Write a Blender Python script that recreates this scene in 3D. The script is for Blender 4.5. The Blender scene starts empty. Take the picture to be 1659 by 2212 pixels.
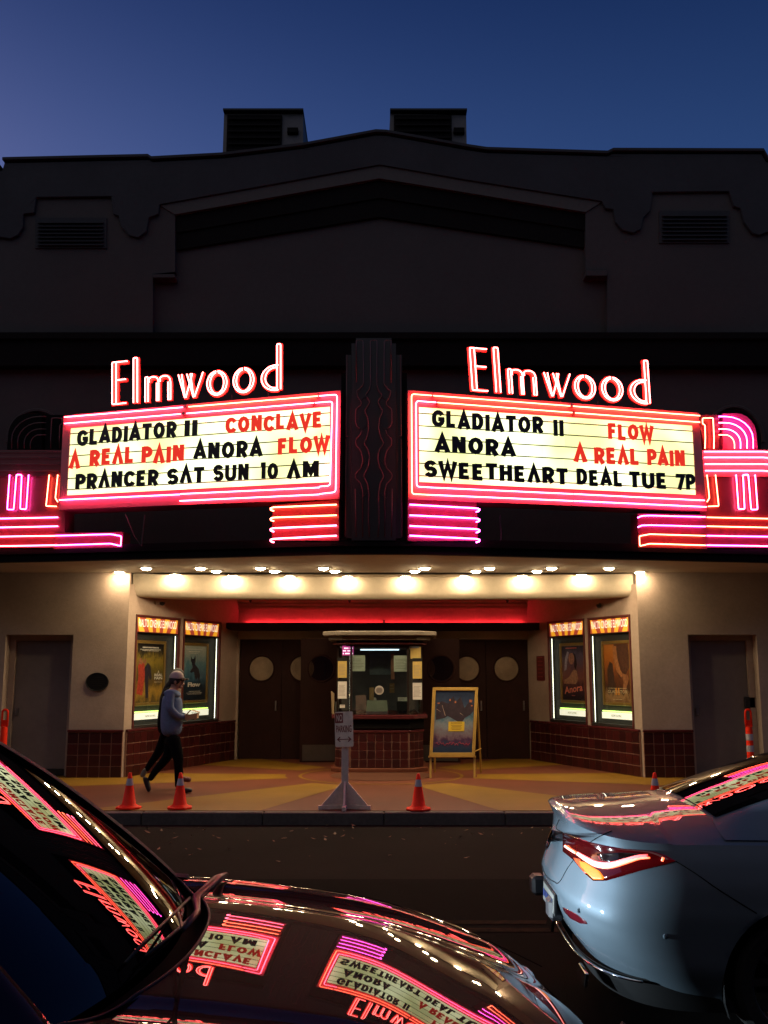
import bpy, bmesh, math, random
from mathutils import Vector, Matrix
from mathutils.bvhtree import BVHTree
random.seed(7)
scene = bpy.context.scene
COL = scene.collection
R = math.radians
# ------------------------------------------------------------------ camera
CAM_H, FPX, W_PX, H_PX, PITCH = 1.85, 2100.0, 1659.0, 2212.0, R(9.41)
cam = bpy.data.cameras.new('camera')
cam.sensor_fit = 'HORIZONTAL'; cam.sensor_width = 36.0; cam.lens = 36.0 * FPX / W_PX
cam.clip_start = 0.05; cam.clip_end = 3000
camo = bpy.data.objects.new('camera', cam); COL.objects.link(camo)
camo.location = (0, 0, CAM_H); camo.rotation_euler = (R(90) + PITCH, 0, 0)
scene.camera = camo
# ------------------------------------------------------------------ world (dusk sky)
SUN_EL, SUN_ROT = R(3), R(-52)
world = bpy.data.worlds.new('World'); scene.world = world; world.use_nodes = True
nt = world.node_tree; nt.nodes.clear()
sky = nt.nodes.new('ShaderNodeTexSky'); sky.sky_type = 'NISHITA'; sky.sun_disc = False
sky.sun_elevation = SUN_EL; sky.sun_rotation = SUN_ROT
sky.air_density = 0.85; sky.dust_density = 2.2; sky.ozone_density = 4.6
bg = nt.nodes.new('ShaderNodeBackground'); bg.inputs['Strength'].default_value = 0.15
wo = nt.nodes.new('ShaderNodeOutputWorld')
wbn = nt.nodes.new('ShaderNodeMix'); wbn.data_type = 'RGBA'; wbn.blend_type = 'MULTIPLY'; wbn.inputs['Factor'].default_value = 1; wbn.inputs['B'].default_value = (1.9, 1.15, 1.25, 1)
nt.links.new(sky.outputs[0], wbn.inputs['A']); 
# twilight arch: the blue deepens from a quarter of the way up towards the zenith
wtc = nt.nodes.new('ShaderNodeTexCoord'); wsp = nt.nodes.new('ShaderNodeSeparateXYZ'); nt.links.new(wtc.outputs['Generated'], wsp.inputs[0])
wmr = nt.nodes.new('ShaderNodeMapRange'); wmr.interpolation_type = 'SMOOTHSTEP'; wmr.inputs['From Min'].default_value = .42; wmr.inputs['From Max'].default_value = .72
nt.links.new(wsp.outputs['Z'], wmr.inputs['Value'])
wc2 = nt.nodes.new('ShaderNodeMix'); wc2.data_type = 'RGBA'; wc2.inputs['A'].default_value = (1.06,1.04,1.02,1); wc2.inputs['B'].default_value = (.24,.36,.52,1); nt.links.new(wmr.outputs[0], wc2.inputs['Factor'])
wmx = nt.nodes.new('ShaderNodeMix'); wmx.data_type = 'RGBA'; wmx.blend_type = 'MULTIPLY'; wmx.inputs['Factor'].default_value = 1
nt.links.new(wbn.outputs['Result'], wmx.inputs['A']); nt.links.new(wc2.outputs['Result'], wmx.inputs['B']); nt.links.new(wmx.outputs['Result'], bg.inputs['Color']); nt.links.new(bg.outputs[0], wo.inputs['Surface'])
sl = bpy.data.lights.new('street_fill', 'SUN'); sl.energy = 0.55; sl.angle = R(90); sl.color = (1, .86, .76)  # soft fill added from the camera side, standing in for street light
so = bpy.data.objects.new('street_fill', sl); COL.objects.link(so); so.rotation_euler = (R(50), 0, R(-28))
vs = scene.view_settings
scene.display_settings.display_device = 'sRGB'
vs.view_transform = 'Standard'; vs.look = 'None'; vs.exposure = 0; vs.gamma = 1; vs.use_curve_mapping = False
cy = scene.cycles
cy.use_denoising = True; cy.use_light_tree = True
cy.max_bounces = 6; cy.diffuse_bounces = 3; cy.glossy_bounces = 4; cy.transmission_bounces = 6
cy.transparent_max_bounces = 12; cy.caustics_reflective = False; cy.caustics_refractive = False
cy.sample_clamp_indirect = 8.0; cy.sample_clamp_direct = 0
cy.adaptive_threshold = 0.005
# ------------------------------------------------------------------ measuring helpers (photo px -> metres)
def ray(px, py):
    c, s = math.cos(PITCH), math.sin(PITCH)
    x = (px - W_PX/2)/FPX; up = (H_PX/2 - py)/FPX
    return Vector((x, c - up*s, s + up*c))
CAMP = Vector((0, 0, CAM_H))
def atY(px, py, Y):
    d = ray(px, py); return CAMP + d*(Y/d.y)
def atZ(px, py, z):
    d = ray(px, py); return CAMP + d*((z-CAM_H)/d.z)
class Plane:
    """vertical plane through A heading towards B (left to right); v is height, n towards the street"""
    def __init__(s, A, B):
        s.O = Vector((A[0], A[1], 0)); d = Vector((B[0]-A[0], B[1]-A[1], 0)); s.L = d.length
        s.U = d.normalized(); s.V = Vector((0,0,1)); s.N = s.U.cross(s.V)
    def uv(s, px, py, n=0.0):
        d = ray(px, py); O = s.O + s.N*n
        t = (O-CAMP).dot(s.N)/d.dot(s.N); p = CAMP + d*t - s.O
        return (p.dot(s.U), p.z)
    def w(s, u, v, n=0.0): return s.O + s.U*u + s.V*v + s.N*n
    def px(s, px, py, n=0.0):
        u, v = s.uv(px, py, n); return s.w(u, v, n)
# ------------------------------------------------------------------ materials
MATS = {}
def mat(name, col, rough=.6, metal=0, var=.0, vscale=6, bump=0, bscale=40, coat=0, emit=None, es=0, spec=.5, var2=0, v2scale=.8):
    if name in MATS: return MATS[name]
    m = bpy.data.materials.new(name); m.use_nodes = True; n = m.node_tree; b = n.nodes['Principled BSDF']
    c4 = (*col, 1) ; b.inputs['Base Color'].default_value = c4
    b.inputs['Roughness'].default_value = rough; b.inputs['Metallic'].default_value = metal
    b.inputs['Coat Weight'].default_value = coat; b.inputs['Coat Roughness'].default_value = .02
    b.inputs['Specular IOR Level'].default_value = spec
    tc = n.nodes.new('ShaderNodeTexCoord'); out = None
    def chain(src, scale, amt):
        no = n.nodes.new('ShaderNodeTexNoise'); no.inputs['Scale'].default_value = scale; no.inputs['Detail'].default_value = 6
        no.inputs['Roughness'].default_value = .6
        n.links.new(tc.outputs['Object'], no.inputs['Vector'])
        mr = n.nodes.new('ShaderNodeMapRange'); mr.inputs['From Min'].default_value = .3; mr.inputs['From Max'].default_value = .7
        mr.inputs['To Min'].default_value = 1-amt; mr.inputs['To Max'].default_value = 1+amt
        n.links.new(no.outputs['Fac'], mr.inputs['Value'])
        mx = n.nodes.new('ShaderNodeMix'); mx.data_type = 'RGBA'; mx.blend_type = 'MULTIPLY'; mx.inputs['Factor'].default_value = 1
        if src is None: mx.inputs['A'].default_value = c4
        else: n.links.new(src, mx.inputs['A'])
        n.links.new(mr.outputs[0], mx.inputs['B']); return mx.outputs['Result']
    if var: out = chain(out, vscale, var)
    if var2: out = chain(out, v2scale, var2)
    if out: n.links.new(out, b.inputs['Base Color'])
    if bump:
        no = n.nodes.new('ShaderNodeTexNoise'); no.inputs['Scale'].default_value = bscale; no.inputs['Detail'].default_value = 5
        n.links.new(tc.outputs['Object'], no.inputs['Vector'])
        bu = n.nodes.new('ShaderNodeBump'); bu.inputs['Strength'].default_value = bump; bu.inputs['Distance'].default_value = .01
        n.links.new(no.outputs['Fac'], bu.inputs['Height']); n.links.new(bu.outputs[0], b.inputs['Normal'])
    if emit:
        b.inputs['Emission Color'].default_value = (*emit, 1); b.inputs['Emission Strength'].default_value = es
    MATS[name] = m; return m
def glass(name, tint=(.9,.95,.9), refl=.12, alpha=.9):
    if name in MATS: return MATS[name]
    m = bpy.data.materials.new(name); m.use_nodes = True; n = m.node_tree; n.nodes.clear()
    o = n.nodes.new('ShaderNodeOutputMaterial'); t = n.nodes.new('ShaderNodeBsdfTransparent'); g = n.nodes.new('ShaderNodeBsdfGlossy')
    t.inputs[0].default_value = (*tint, 1); g.inputs['Roughness'].default_value = .02
    lw = n.nodes.new('ShaderNodeLayerWeight'); lw.inputs[0].default_value = .5
    f = n.nodes.new('ShaderNodeMath'); f.operation = 'POWER'; f.inputs[1].default_value = 5; n.links.new(lw.outputs['Facing'], f.inputs[0])
    ad = n.nodes.new('ShaderNodeMath'); ad.operation = 'MULTIPLY_ADD'; ad.inputs[1].default_value = .9; ad.inputs[2].default_value = .045+refl; ad.use_clamp = True
    mx = n.nodes.new('ShaderNodeMixShader')
    n.links.new(f.outputs[0], ad.inputs[0]); n.links.new(ad.outputs[0], mx.inputs[0])
    n.links.new(t.outputs[0], mx.inputs[1]); n.links.new(g.outputs[0], mx.inputs[2]); n.links.new(mx.outputs[0], o.inputs[0])
    MATS[name] = m; return m
def neon(name, col, es): return mat(name, (.8,.8,.8), .3, emit=col, es=es)
def tiled(m_name, c1, c2, rough=.25, bump=.2):
    """glazed tile colour that differs from tile to tile (Object Info random)"""
    if m_name in MATS: return MATS[m_name]
    m = mat(m_name, c1, rough, bump=bump, bscale=14); n = m.node_tree; b = n.nodes['Principled BSDF']
    oi = n.nodes.new('ShaderNodeObjectInfo'); no = n.nodes.new('ShaderNodeTexNoise'); no.inputs['Scale'].default_value = 18; no.inputs['Detail'].default_value = 5
    tc = n.nodes.new('ShaderNodeTexCoord'); n.links.new(tc.outputs['Object'], no.inputs['Vector'])
    a = n.nodes.new('ShaderNodeMath'); a.operation = 'MULTIPLY_ADD'; a.inputs[1].default_value = .55
    n.links.new(oi.outputs['Random'], a.inputs[0]); n.links.new(no.outputs['Fac'], a.inputs[2])
    s = n.nodes.new('ShaderNodeMath'); s.operation = 'SUBTRACT'; s.inputs[1].default_value = .25; s.use_clamp = True; n.links.new(a.outputs[0], s.inputs[0])
    mx = n.nodes.new('ShaderNodeMix'); mx.data_type = 'RGBA'; mx.inputs['A'].default_value = (*c1,1); mx.inputs['B'].default_value = (*c2,1)
    n.links.new(s.outputs[0], mx.inputs['Factor']); n.links.new(mx.outputs['Result'], b.inputs['Base Color']); return m
# ------------------------------------------------------------------ mesh helpers
class MB:
    def __init__(s): s.v = []; s.f = []
    def add(s, vs_, fs):
        k = len(s.v); s.v += [tuple(p) for p in vs_]; s.f += [tuple(k+i for i in f) for f in fs]; return s
    def box(s, x0, x1, y0, y1, z0, z1):
        return s.add([(x,y,z) for z in (z0,z1) for y in (y0,y1) for x in (x0,x1)],
                     [(0,2,3,1),(4,5,7,6),(0,1,5,4),(2,6,7,3),(0,4,6,2),(1,3,7,5)])
    def pbox(s, P, u0, u1, v0, v1, n0, n1):
        return s.add([P.w(u,v,n) for v in (v0,v1) for n in (n1,n0) for u in (u0,u1)],
                     [(0,2,3,1),(4,5,7,6),(0,1,5,4),(2,6,7,3),(0,4,6,2),(1,3,7,5)])
    def hexa(s, q, off):
        """quad q (4 pts) thickened by vector off"""
        a = [Vector(p) for p in q]; b = [p+Vector(off) for p in a]
        return s.add(a+b, [(0,1,2,3),(7,6,5,4),(0,4,5,1),(1,5,6,2),(2,6,7,3),(3,7,4,0)])
    def prism(s, pts, off):
        n = len(pts); a = [Vector(p) for p in pts]; b = [p+Vector(off) for p in a]
        return s.add(a+b, [tuple(range(n)), tuple(range(2*n-1, n-1, -1))]+[(i, i+n, (i+1)%n+n, (i+1)%n) for i in range(n)])
    def tube(s, pts, r, n=6, closed=False, caps=True):
        pts = [Vector(p) for p in pts]; m = len(pts); rr = r if isinstance(r, (list, tuple)) else [r]*m
        base = len(s.v); prev = None
        for i, p in enumerate(pts):
            if closed: t = (pts[(i+1)%m]-pts[i-1])
            else: t = pts[min(i+1,m-1)]-pts[max(i-1,0)]
            t = t.normalized() if t.length > 1e-9 else Vector((0,0,1))
            if prev is None:
                ref = Vector((0,1,0)) if abs(t.y) < .9 else Vector((1,0,0)); a = t.cross(ref).normalized()
            else:
                a = (prev - t*prev.dot(t)); a = a.normalized() if a.length > 1e-6 else t.orthogonal().normalized()
            prev = a; b = t.cross(a)
            for j in range(n):
                q = 2*math.pi*j/n; s.v.append(tuple(p + (a*math.cos(q)+b*math.sin(q))*rr[i]))
        for i in range(m if closed else m-1):
            for j in range(n):
                k = (j+1)%n; i2 = (i+1)%m
                s.f.append((base+i*n+j, base+i*n+k, base+i2*n+k, base+i2*n+j))
        if caps and not closed:
            s.f.append(tuple(base+j for j in reversed(range(n)))); s.f.append(tuple(base+(m-1)*n+j for j in range(n)))
        return s
    def lathe(s, prof, c, n=16, axis='z', cap=True):
        base = len(s.v); m = len(prof)
        for r, h in prof:
            for j in range(n):
                q = 2*math.pi*j/n; a, b = r*math.cos(q), r*math.sin(q)
                s.v.append((c[0]+a, c[1]+b, c[2]+h) if axis == 'z' else (c[0]+a, c[1]+h, c[2]+b))
        for i in range(m-1):
            for j in range(n):
                k = (j+1)%n; s.f.append((base+i*n+j, base+i*n+k, base+(i+1)*n+k, base+(i+1)*n+j))
        if cap:
            s.f.append(tuple(base+j for j in range(n))); s.f.append(tuple(base+(m-1)*n+j for j in range(n)))
        return s
    def grid(s, rows, flip=False):
        base = len(s.v); h, w = len(rows), len(rows[0])
        for r in rows: s.v += [tuple(p) for p in r]
        for i in range(h-1):
            for j in range(w-1):
                f = (base+i*w+j, base+i*w+j+1, base+(i+1)*w+j+1, base+(i+1)*w+j); s.f.append(f[::-1] if flip else f)
        return s
    def build(s, name, m, parent=None, smooth=False, bevel=0, kind=None, fix=True, angle=None, label=None):
        me = bpy.data.meshes.new(name); bm = bmesh.new()
        vv = [bm.verts.new(p) for p in s.v]
        for f in s.f:
            try: bm.faces.new([vv[i] for i in f])
            except ValueError: pass
        bm.normal_update()
        big = [f for f in bm.faces if len(f.verts) > 4]
        if big: bmesh.ops.triangulate(bm, faces=big, ngon_method='EAR_CLIP')
        if fix: bmesh.ops.recalc_face_normals(bm, faces=bm.faces)
        if bevel: bmesh.ops.bevel(bm, geom=bm.edges[:], offset=bevel, segments=1, affect='EDGES')
        if smooth:
            for f in bm.faces: f.smooth = True
            if angle:
                for e in bm.edges:
                    if len(e.link_faces) == 2 and e.calc_face_angle(0) > R(angle): e.smooth = False
        bm.to_mesh(me); bm.free()
        for x in (m if isinstance(m, (list, tuple)) else [m]): me.materials.append(x)
        o = bpy.data.objects.new(name, me); COL.objects.link(o); par(o, parent)
        if kind: o['kind'] = kind
        if label: o['label'] = label
        return o
def par(o, parent):
    if parent is not None:
        o.parent = parent
        o.matrix_parent_inverse = Matrix.Translation(-Vector(parent['_loc'])) if '_loc' in parent else Matrix.Identity(4)
def thing(name, label, cat, loc=(0,0,0), group=None):
    o = bpy.data.objects.new(name, None); COL.objects.link(o); o.location = loc; o.empty_display_size = .1
    o['_loc'] = tuple(loc); o['_inv'] = 1
    o['label'] = label; o['category'] = cat
    if group: o['group'] = group
    return o
def tag(o, label, cat, group=None):
    o['label'] = label; o['category'] = cat
    if group: o['group'] = group
    return o
def copy_tree(src, dloc, label=None, rotz=None):
    c = src.copy(); COL.objects.link(c); c.location = Vector(src.location)+Vector(dloc)
    if label: c['label'] = label
    if rotz is not None: c.rotation_euler.z = rotz
    for ch in list(src.children):
        k = ch.copy(); COL.objects.link(k); k.parent = c; k.matrix_parent_inverse = ch.matrix_parent_inverse.copy()
        for g in list(ch.children):
            q = g.copy(); COL.objects.link(q); q.parent = k; q.matrix_parent_inverse = g.matrix_parent_inverse.copy()
    return c
def text_mesh(body, font_scale_x=1.0, bold=0.0, align='CENTER', extrude=0.0, sp=1.0):
    cu = bpy.data.curves.new('txt', 'FONT'); cu.body = body; cu.align_x = align; cu.size = 1; cu.offset = bold; cu.extrude = extrude; cu.space_character = sp
    cu.resolution_u = 3
    ob = bpy.data.objects.new('txt', cu); COL.objects.link(ob)
    dg = bpy.context.evaluated_depsgraph_get(); me = bpy.data.meshes.new_from_object(ob.evaluated_get(dg))
    vs_ = [(v.co.x*font_scale_x, v.co.y, v.co.z) for v in me.vertices]; fs = [tuple(p.vertices) for p in me.polygons]
    bpy.data.objects.remove(ob); bpy.data.meshes.remove(me); bpy.data.curves.remove(cu)
    return vs_, fs
def put_text(mb, body, P, u, v, h, n, width=None, bold=0.0, align='CENTER', ex=.002, tilt=0, sp=1.0):
    vs_, fs = text_mesh(body, 1, bold, align, 0, sp)
    if not vs_: return
    xs = [a[0] for a in vs_]; ys = [a[1] for a in vs_]
    sy = h/max(1e-6, max(ys)-min(min(ys), 0)); sx = sy
    if width: sx = width/max(1e-6, max(xs)-min(xs)); 
    cx = (max(xs)+min(xs))/2 if align == 'CENTER' else min(xs)
    pts = [P.w(u+(a[0]-cx)*sx, v+a[1]*sy+tilt*(a[0]-cx)*sx, n) for a in vs_]
    mb.add(pts, fs)
def roundp(pts, rad, n=4, closed=False):
    pts = [Vector(p) for p in pts]; out = []; m = len(pts)
    for i, p in enumerate(pts):
        if not closed and i in (0, m-1): out.append(p); continue
        a, b = pts[i-1]-p, pts[(i+1)%m]-p; r = min(rad, a.length*.45, b.length*.45)
        A, B = p+a.normalized()*r, p+b.normalized()*r
        for k in range(n+1):
            t = k/n; out.append(A*(1-t)**2 + p*2*t*(1-t) + B*t*t)
    return out
def arc(cx, cy_, rx, ry, a0, a1, n=8):
    return [(cx+rx*math.cos(R(a0+(a1-a0)*i/n)), cy_+ry*math.sin(R(a0+(a1-a0)*i/n))) for i in range(n+1)]
def ribbon(mb, pts, hw, P, u, v, sc, n0, n1, closed=False, slant=0, sx=1):
    """flat stroke of half width hw along 2-D pts, extruded from n0 to n1 on plane P"""
    p2 = []
    for a, b in pts:
        if not p2 or (Vector((a, b))-p2[-1]).length > 1e-4: p2.append(Vector((a, b)))
    m = len(p2); L = []; Rr = []
    for i in range(m):
        if closed: d0, d1 = (p2[i]-p2[i-1]), (p2[(i+1)%m]-p2[i])
        else: d0 = p2[i]-p2[i-1] if i else p2[1]-p2[0]; d1 = p2[i+1]-p2[i] if i < m-1 else p2[-1]-p2[-2]
        d0, d1 = d0.normalized(), d1.normalized(); n_ = Vector((-d0.y-d1.y, d0.x+d1.x)); n_ = n_.normalized() if n_.length > 1e-6 else Vector((-d0.y, d0.x))
        k = hw/max(.35, n_.dot(Vector((-d0.y, d0.x)))); L.append(p2[i]+n_*k); Rr.append(p2[i]-n_*k)
    def W(q, n): return P.w(u+q.x*sc*sx, v+q.y*sc + q.x*sc*slant, n)
    b = len(mb.v)
    for i in range(m): mb.v += [tuple(W(L[i], n1)), tuple(W(Rr[i], n1)), tuple(W(L[i], n0)), tuple(W(Rr[i], n0))]
    for i in range(m if closed else m-1):
        a, c = b+i*4, b+((i+1)%m)*4
        mb.f += [(a, a+1, c+1, c), (a+2, c+2, c+3, a+3), (a, c, c+2, a+2), (a+1, a+3, c+3, c+1)]
    if not closed:
        e = b+(m-1)*4; mb.f += [(b, b+2, b+3, b+1), (e, e+1, e+3, e+2)]
def skin(name, joints, bones, m, parent, sub_=2, kind=None):
    """one continuous limb/body surface grown from joints {key:(co, r)}"""
    keys = list(joints); me = bpy.data.meshes.new(name)
    me.from_pydata([joints[k][0] for k in keys], [(keys.index(a), keys.index(b)) for a, b in bones], [])
    o = bpy.data.objects.new(name, me); COL.objects.link(o)
    o.modifiers.new('s', 'SKIN'); sv = me.skin_vertices[0].data
    for i, k in enumerate(keys):
        r = joints[k][1]; r = r if isinstance(r, tuple) else (r, r); sv[i].radius = r; sv[i].use_root = (i == 0)
    sb = o.modifiers.new('u', 'SUBSURF'); sb.levels = sub_; sb.render_levels = sub_
    dg = bpy.context.evaluated_depsgraph_get(); me2 = bpy.data.meshes.new_from_object(o.evaluated_get(dg))
    bpy.data.objects.remove(o); bpy.data.meshes.remove(me)
    me2.name = name; me2.materials.clear(); me2.materials.append(m)
    for p in me2.polygons: p.use_smooth = True
    o = bpy.data.objects.new(name, me2); COL.objects.link(o); par(o, parent); return o
# ================================================================== materials used in several places
ASPH = mat('asphalt', (.0115,.0085,.0075), .9, spec=.06, var=.35, vscale=60, bump=.5, bscale=160, var2=.25, v2scale=.7)
ASPH2 = mat('new asphalt', (.0045,.0036,.0036), .9, spec=.04, var=.3, vscale=70, bump=.5, bscale=180, var2=.2, v2scale=1.3)
CONC = mat('concrete', (.16,.13,.11), .8, var=.15, vscale=30, bump=.2, var2=.2, v2scale=2)
KERB = mat('kerb face', (.10,.09,.085), .8, var=.3, vscale=25, bump=.3)
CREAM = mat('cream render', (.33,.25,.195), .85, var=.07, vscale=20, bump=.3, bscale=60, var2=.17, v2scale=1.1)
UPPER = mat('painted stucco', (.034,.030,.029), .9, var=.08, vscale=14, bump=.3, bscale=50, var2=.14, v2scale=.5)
TRIMM = mat('pale trim', (.048,.045,.041), .9, var=.08, vscale=14, bump=.2)
PARA = mat('slate parapet paint', (.016,.0175,.021), .9, var=.1, vscale=12, bump=.2, var2=.2, v2scale=.8)
BLACK = mat('black paint', (.004,.0035,.0035), .85, spec=.1, var=.3, vscale=20)
BLACKM = mat('black metal', (.012,.012,.013), .4, var=.2, vscale=30)
MAROON = mat('maroon door paint', (.025,.0085,.0065), .6, spec=.12, var=.12, vscale=12, bump=.08, var2=.2, v2scale=2)
SOFF = mat('soffit plaster', (.47,.40,.30), .85, var=.05, vscale=10, bump=.15, var2=.12, v2scale=1.2)
GROUT = mat('tile grout', (.30,.17,.12), .9, var=.2, vscale=30)
TILE = tiled('oxblood glazed tile', (.014,.003,.004), (.06,.008,.008), .3)
TCAP = mat('oxblood cap tile', (.07,.012,.014), .25, var=.2, vscale=9)
YEL = mat('yellow terrazzo', (.215,.110,.012), .55, spec=.2, var=.14, vscale=90, bump=.03, var2=.14, v2scale=1.1)
BRN = mat('brown terrazzo', (.135,.040,.020), .55, spec=.2, var=.16, vscale=90, bump=.03, var2=.14, v2scale=1.1)
ALU = mat('brushed aluminium', (.5,.5,.5), .3, metal=1, var=.1, vscale=30)
WHITE = mat('white paper', (.62,.60,.55), .7, var=.05, vscale=15)
# ================================================================== ground
YC = 12.47                      # kerb edge
YF, YD = 16.54, 20.0            # facade plane, door wall plane
ZS = 0.15
def structure(o): o['kind'] = 'structure'; return o
g = MB(); g.add([(-300,-200,-.02),(300,-200,-.02),(300,400,-.02),(-300,400,-.02)], [(0,1,2,3)])
structure(g.build('ground', CONC))
g = MB(); g.grid([[(x, y, 0) for x in (-60,-20,-8,0,8,20,60)] for y in (-8,9.26,YC)])
structure(g.build('road', ASPH))
g = MB(); g.add([(-60,1.3,.004),(60,1.3,.004),(60,9.26,.004),(-60,9.26,.004)], [(0,1,2,3)])
structure(g.build('road_resurfacing', ASPH2))
for dy in (0, .22):
    g = MB(); g.add([(-60,7.42+dy,.008),(60,7.42+dy,.008),(60,7.53+dy,.008),(-60,7.53+dy,.008)], [(0,1,2,3)])
    structure(g.build('centre_line', mat('worn yellow line paint', (.024,.012,.006), .9, spec=.05, var=.6, vscale=14)))
# sidewalk bed + kerb stones
g = MB(); g.box(-60,60,YC+.16,YF+12,-.3,ZS-.004); sw = structure(g.build('pavement', CONC))
x = -15.0; km = None
while x < 15:
    if km is None:
        g = MB(); g.box(.004,1.496,0,.156,-.3,ZS); km = g.build('kerb_stone', [mat('kerb stone', (.085,.068,.06), .8, var=.2, vscale=18, bump=.3, var2=.25, v2scale=1.5)], sw, bevel=.012)
        km.location = (x, YC, 0)
    else:
        k = km.copy(); COL.objects.link(k); k.location = (x, YC, random.uniform(-.004,.002))
    x += 1.5
g = MB()
for _ in range(170):            # fallen leaves and litter in the road near the kerb
    px_, py_ = random.uniform(-7, 7), YC - .1 - abs(random.gauss(0, 1.1)); a = random.uniform(0, 6.3); r = random.uniform(.012,.04)
    c, s_ = math.cos(a)*r, math.sin(a)*r
    g.add([(px_-c,py_-s_,.012),(px_+s_*.5,py_-c*.5,.016),(px_+c,py_+s_,.02+r*.3),(px_-s_*.5,py_+c*.5,.014)], [(0,1,2,3)])
lf = g.build('fallen_leaves', mat('dry leaf', (.15,.075,.03), .6, var=.4, vscale=3), kind='stuff'); lf['label'] = 'scattered dry leaves and litter on the road beside the kerb'
# terrazzo sunburst, clipped to the forecourt
CX, CYR = -.05, 17.1
REG = [(-5.6, YC+.16), (5.6, YC+.16), (5.6, 20.5), (-5.6, 20.5)]
def clip(poly, clipper):
    out = poly
    for i in range(len(clipper)):
        a, b = clipper[i], clipper[(i+1)%len(clipper)]; inp, out = out, []
        def side(p): return (b[0]-a[0])*(p[1]-a[1])-(b[1]-a[1])*(p[0]-a[0])
        for j in range(len(inp)):
            p, q = inp[j-1], inp[j]; sp, sq = side(p), side(q)
            if (sp >= 0) != (sq >= 0):
                t = sp/(sp-sq); out.append((p[0]+(q[0]-p[0])*t, p[1]+(q[1]-p[1])*t))
            if sq >= 0: out.append(q)
        if not out: return []
    return out
floor = structure(MB().box(-5.6,5.6,YC+.16,20.5,0,ZS).build('terrazzo_floor', BRN))
for a0, a1 in ((19,41),(70,94),(118,142),(-41,-19),(-94,-70),(-142,-118)):
    P = []
    for r, aa in ((1.62, (a0, (a0+a1)/2, a1)), (16, (a1, a0))):
        for a in aa: P.append((CX+math.sin(R(a))*r, (16.95 if r < 2 else CYR)-math.cos(R(a))*r))
    P = clip(P[::-1], REG) or clip(P, REG)
    if P: MB().add([(p[0],p[1],ZS+.003) for p in P], [tuple(range(len(P)))]).build('terrazzo_ray', YEL, floor)
def ring(c, r0, r1, z, m, name, par_=None, n=64):
    g = MB(); g.add([(c[0]+r*math.cos(2*math.pi*i/n), c[1]+r*math.sin(2*math.pi*i/n), z) for r in (r0, r1) for i in range(n)],
                    [(i, (i+1)%n, n+(i+1)%n, n+i) for i in range(n)]); return g.build(name, m, par_)
ring((CX,16.85), 1.33, 1.385, ZS+.006, YEL, 'terrazzo_ring', floor)
ring((CX,16.85), .02, .85, ZS+.006, mat('dark terrazzo', (.12,.05,.03), .32, var=.15, vscale=90), 'terrazzo_disc', floor)
# ================================================================== theatre building
bld = thing('theatre_building', 'dark cinema facade with a stepped gable parapet behind the neon marquee', 'building', (0, YF, 0))
ZSOF = atY(829, 1237, YF).z
def FY(pts, Y): return [atY(x, y, Y) for x, y in pts]
TOP = [(2300,356),(1655,350),(1645,333),(1322,332),(1310,338),(1050,330),(1010,324),(835,293),(812,292),(655,321),(480,342),(330,350),(322,345),(10,352),(5,368),(-640,378)]
poly = [(-640,730),(330,730),(330,592),(378,587),(378,463),(820,385),(1265,458),(1265,583),(1312,583),(1312,730),(2300,730)] + TOP
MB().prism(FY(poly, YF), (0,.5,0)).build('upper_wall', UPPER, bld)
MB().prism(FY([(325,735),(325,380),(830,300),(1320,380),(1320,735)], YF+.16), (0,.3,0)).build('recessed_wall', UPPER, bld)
MB().prism(FY([(378,463),(820,385),(1265,458),(1265,497),(820,427),(378,503)], YF+.05), (0,.3,0)).build('gable_band', BLACK, bld)
MB().prism(FY([(378,503),(820,427),(1265,497),(1265,535),(820,468),(378,540)], YF+.09), (0,.3,0)).build('gable_band', BLACK, bld)
for a in ((330,378,592,600),(1265,1312,583,596)):
    MB().prism(FY([(a[0],a[2]),(a[1],a[2]),(a[1],a[3]),(a[0],a[3])], YF-.08), (0,.3,0)).build('corbel', UPPER, bld, bevel=.01)
TR = [(345,443),(600,398),(820,357),(1000,389),(1300,436),(1265,458),(820,385),(378,463)]
MB().prism(FY(TR, YF-.03), (0,.1,0)).build('gable_trim', TRIMM, bld)
PB = [(-640,500),(0,512),(22,515),(38,508),(50,490),(50,462),(74,459),(78,426),(240,424),(244,462),(256,466),(262,490),(278,508),(298,513),(316,500),(322,470),(342,462),(345,441),(600,396),(820,355),(1000,387),(1300,434),(1308,450),(1325,452),(1330,480),(1345,497),(1368,503),(1385,495),(1390,470),(1405,455),(1410,415),(1575,413),(1585,445),(1600,450),(1608,480),(1625,503),(1640,508),(1660,500),(2300,500)]
MB().prism(FY(PB+TOP, YF-.07), (0,.3,0)).build('parapet', PARA, bld, bevel=.01)
for a in zip(TOP[:-1], TOP[1:]):   # metal coping along the roof line
    p, q = a
    if abs(p[0]-q[0]) < 6: continue
    w0, w1 = atY(*p, YF), atY(*q, YF)
    MB().hexa([w0+Vector((0,-.12,0)), w1+Vector((0,-.12,0)), w1+Vector((0,.55,0)), w0+Vector((0,.55,0))], (0,0,.05)).build('coping', PARA, bld)
for x0, x1, y0, y1 in ((82,224,475,531),(1430,1570,460,520)):
    fr = MB().prism(FY([(x0-6,y0-5),(x1+6,y0-5),(x1+6,y1+5),(x0-6,y1+5)], YF-.03), (0,.1,0)).build('vent_frame', PARA, bld)
    n = 7; sl_ = MB()
    for i in range(n):
        yy = y0+(y1-y0)*(i+.5)/n; a, b = atY(x0, yy, YF-.03), atY(x1, yy, YF-.03)
        MB().hexa([a+Vector((0,0,-.02)), b+Vector((0,0,-.02)), b+Vector((0,-.05,-.045)), a+Vector((0,-.05,-.045))], (0,0,.012)).build('vent_slat', PARA, fr)
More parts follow.
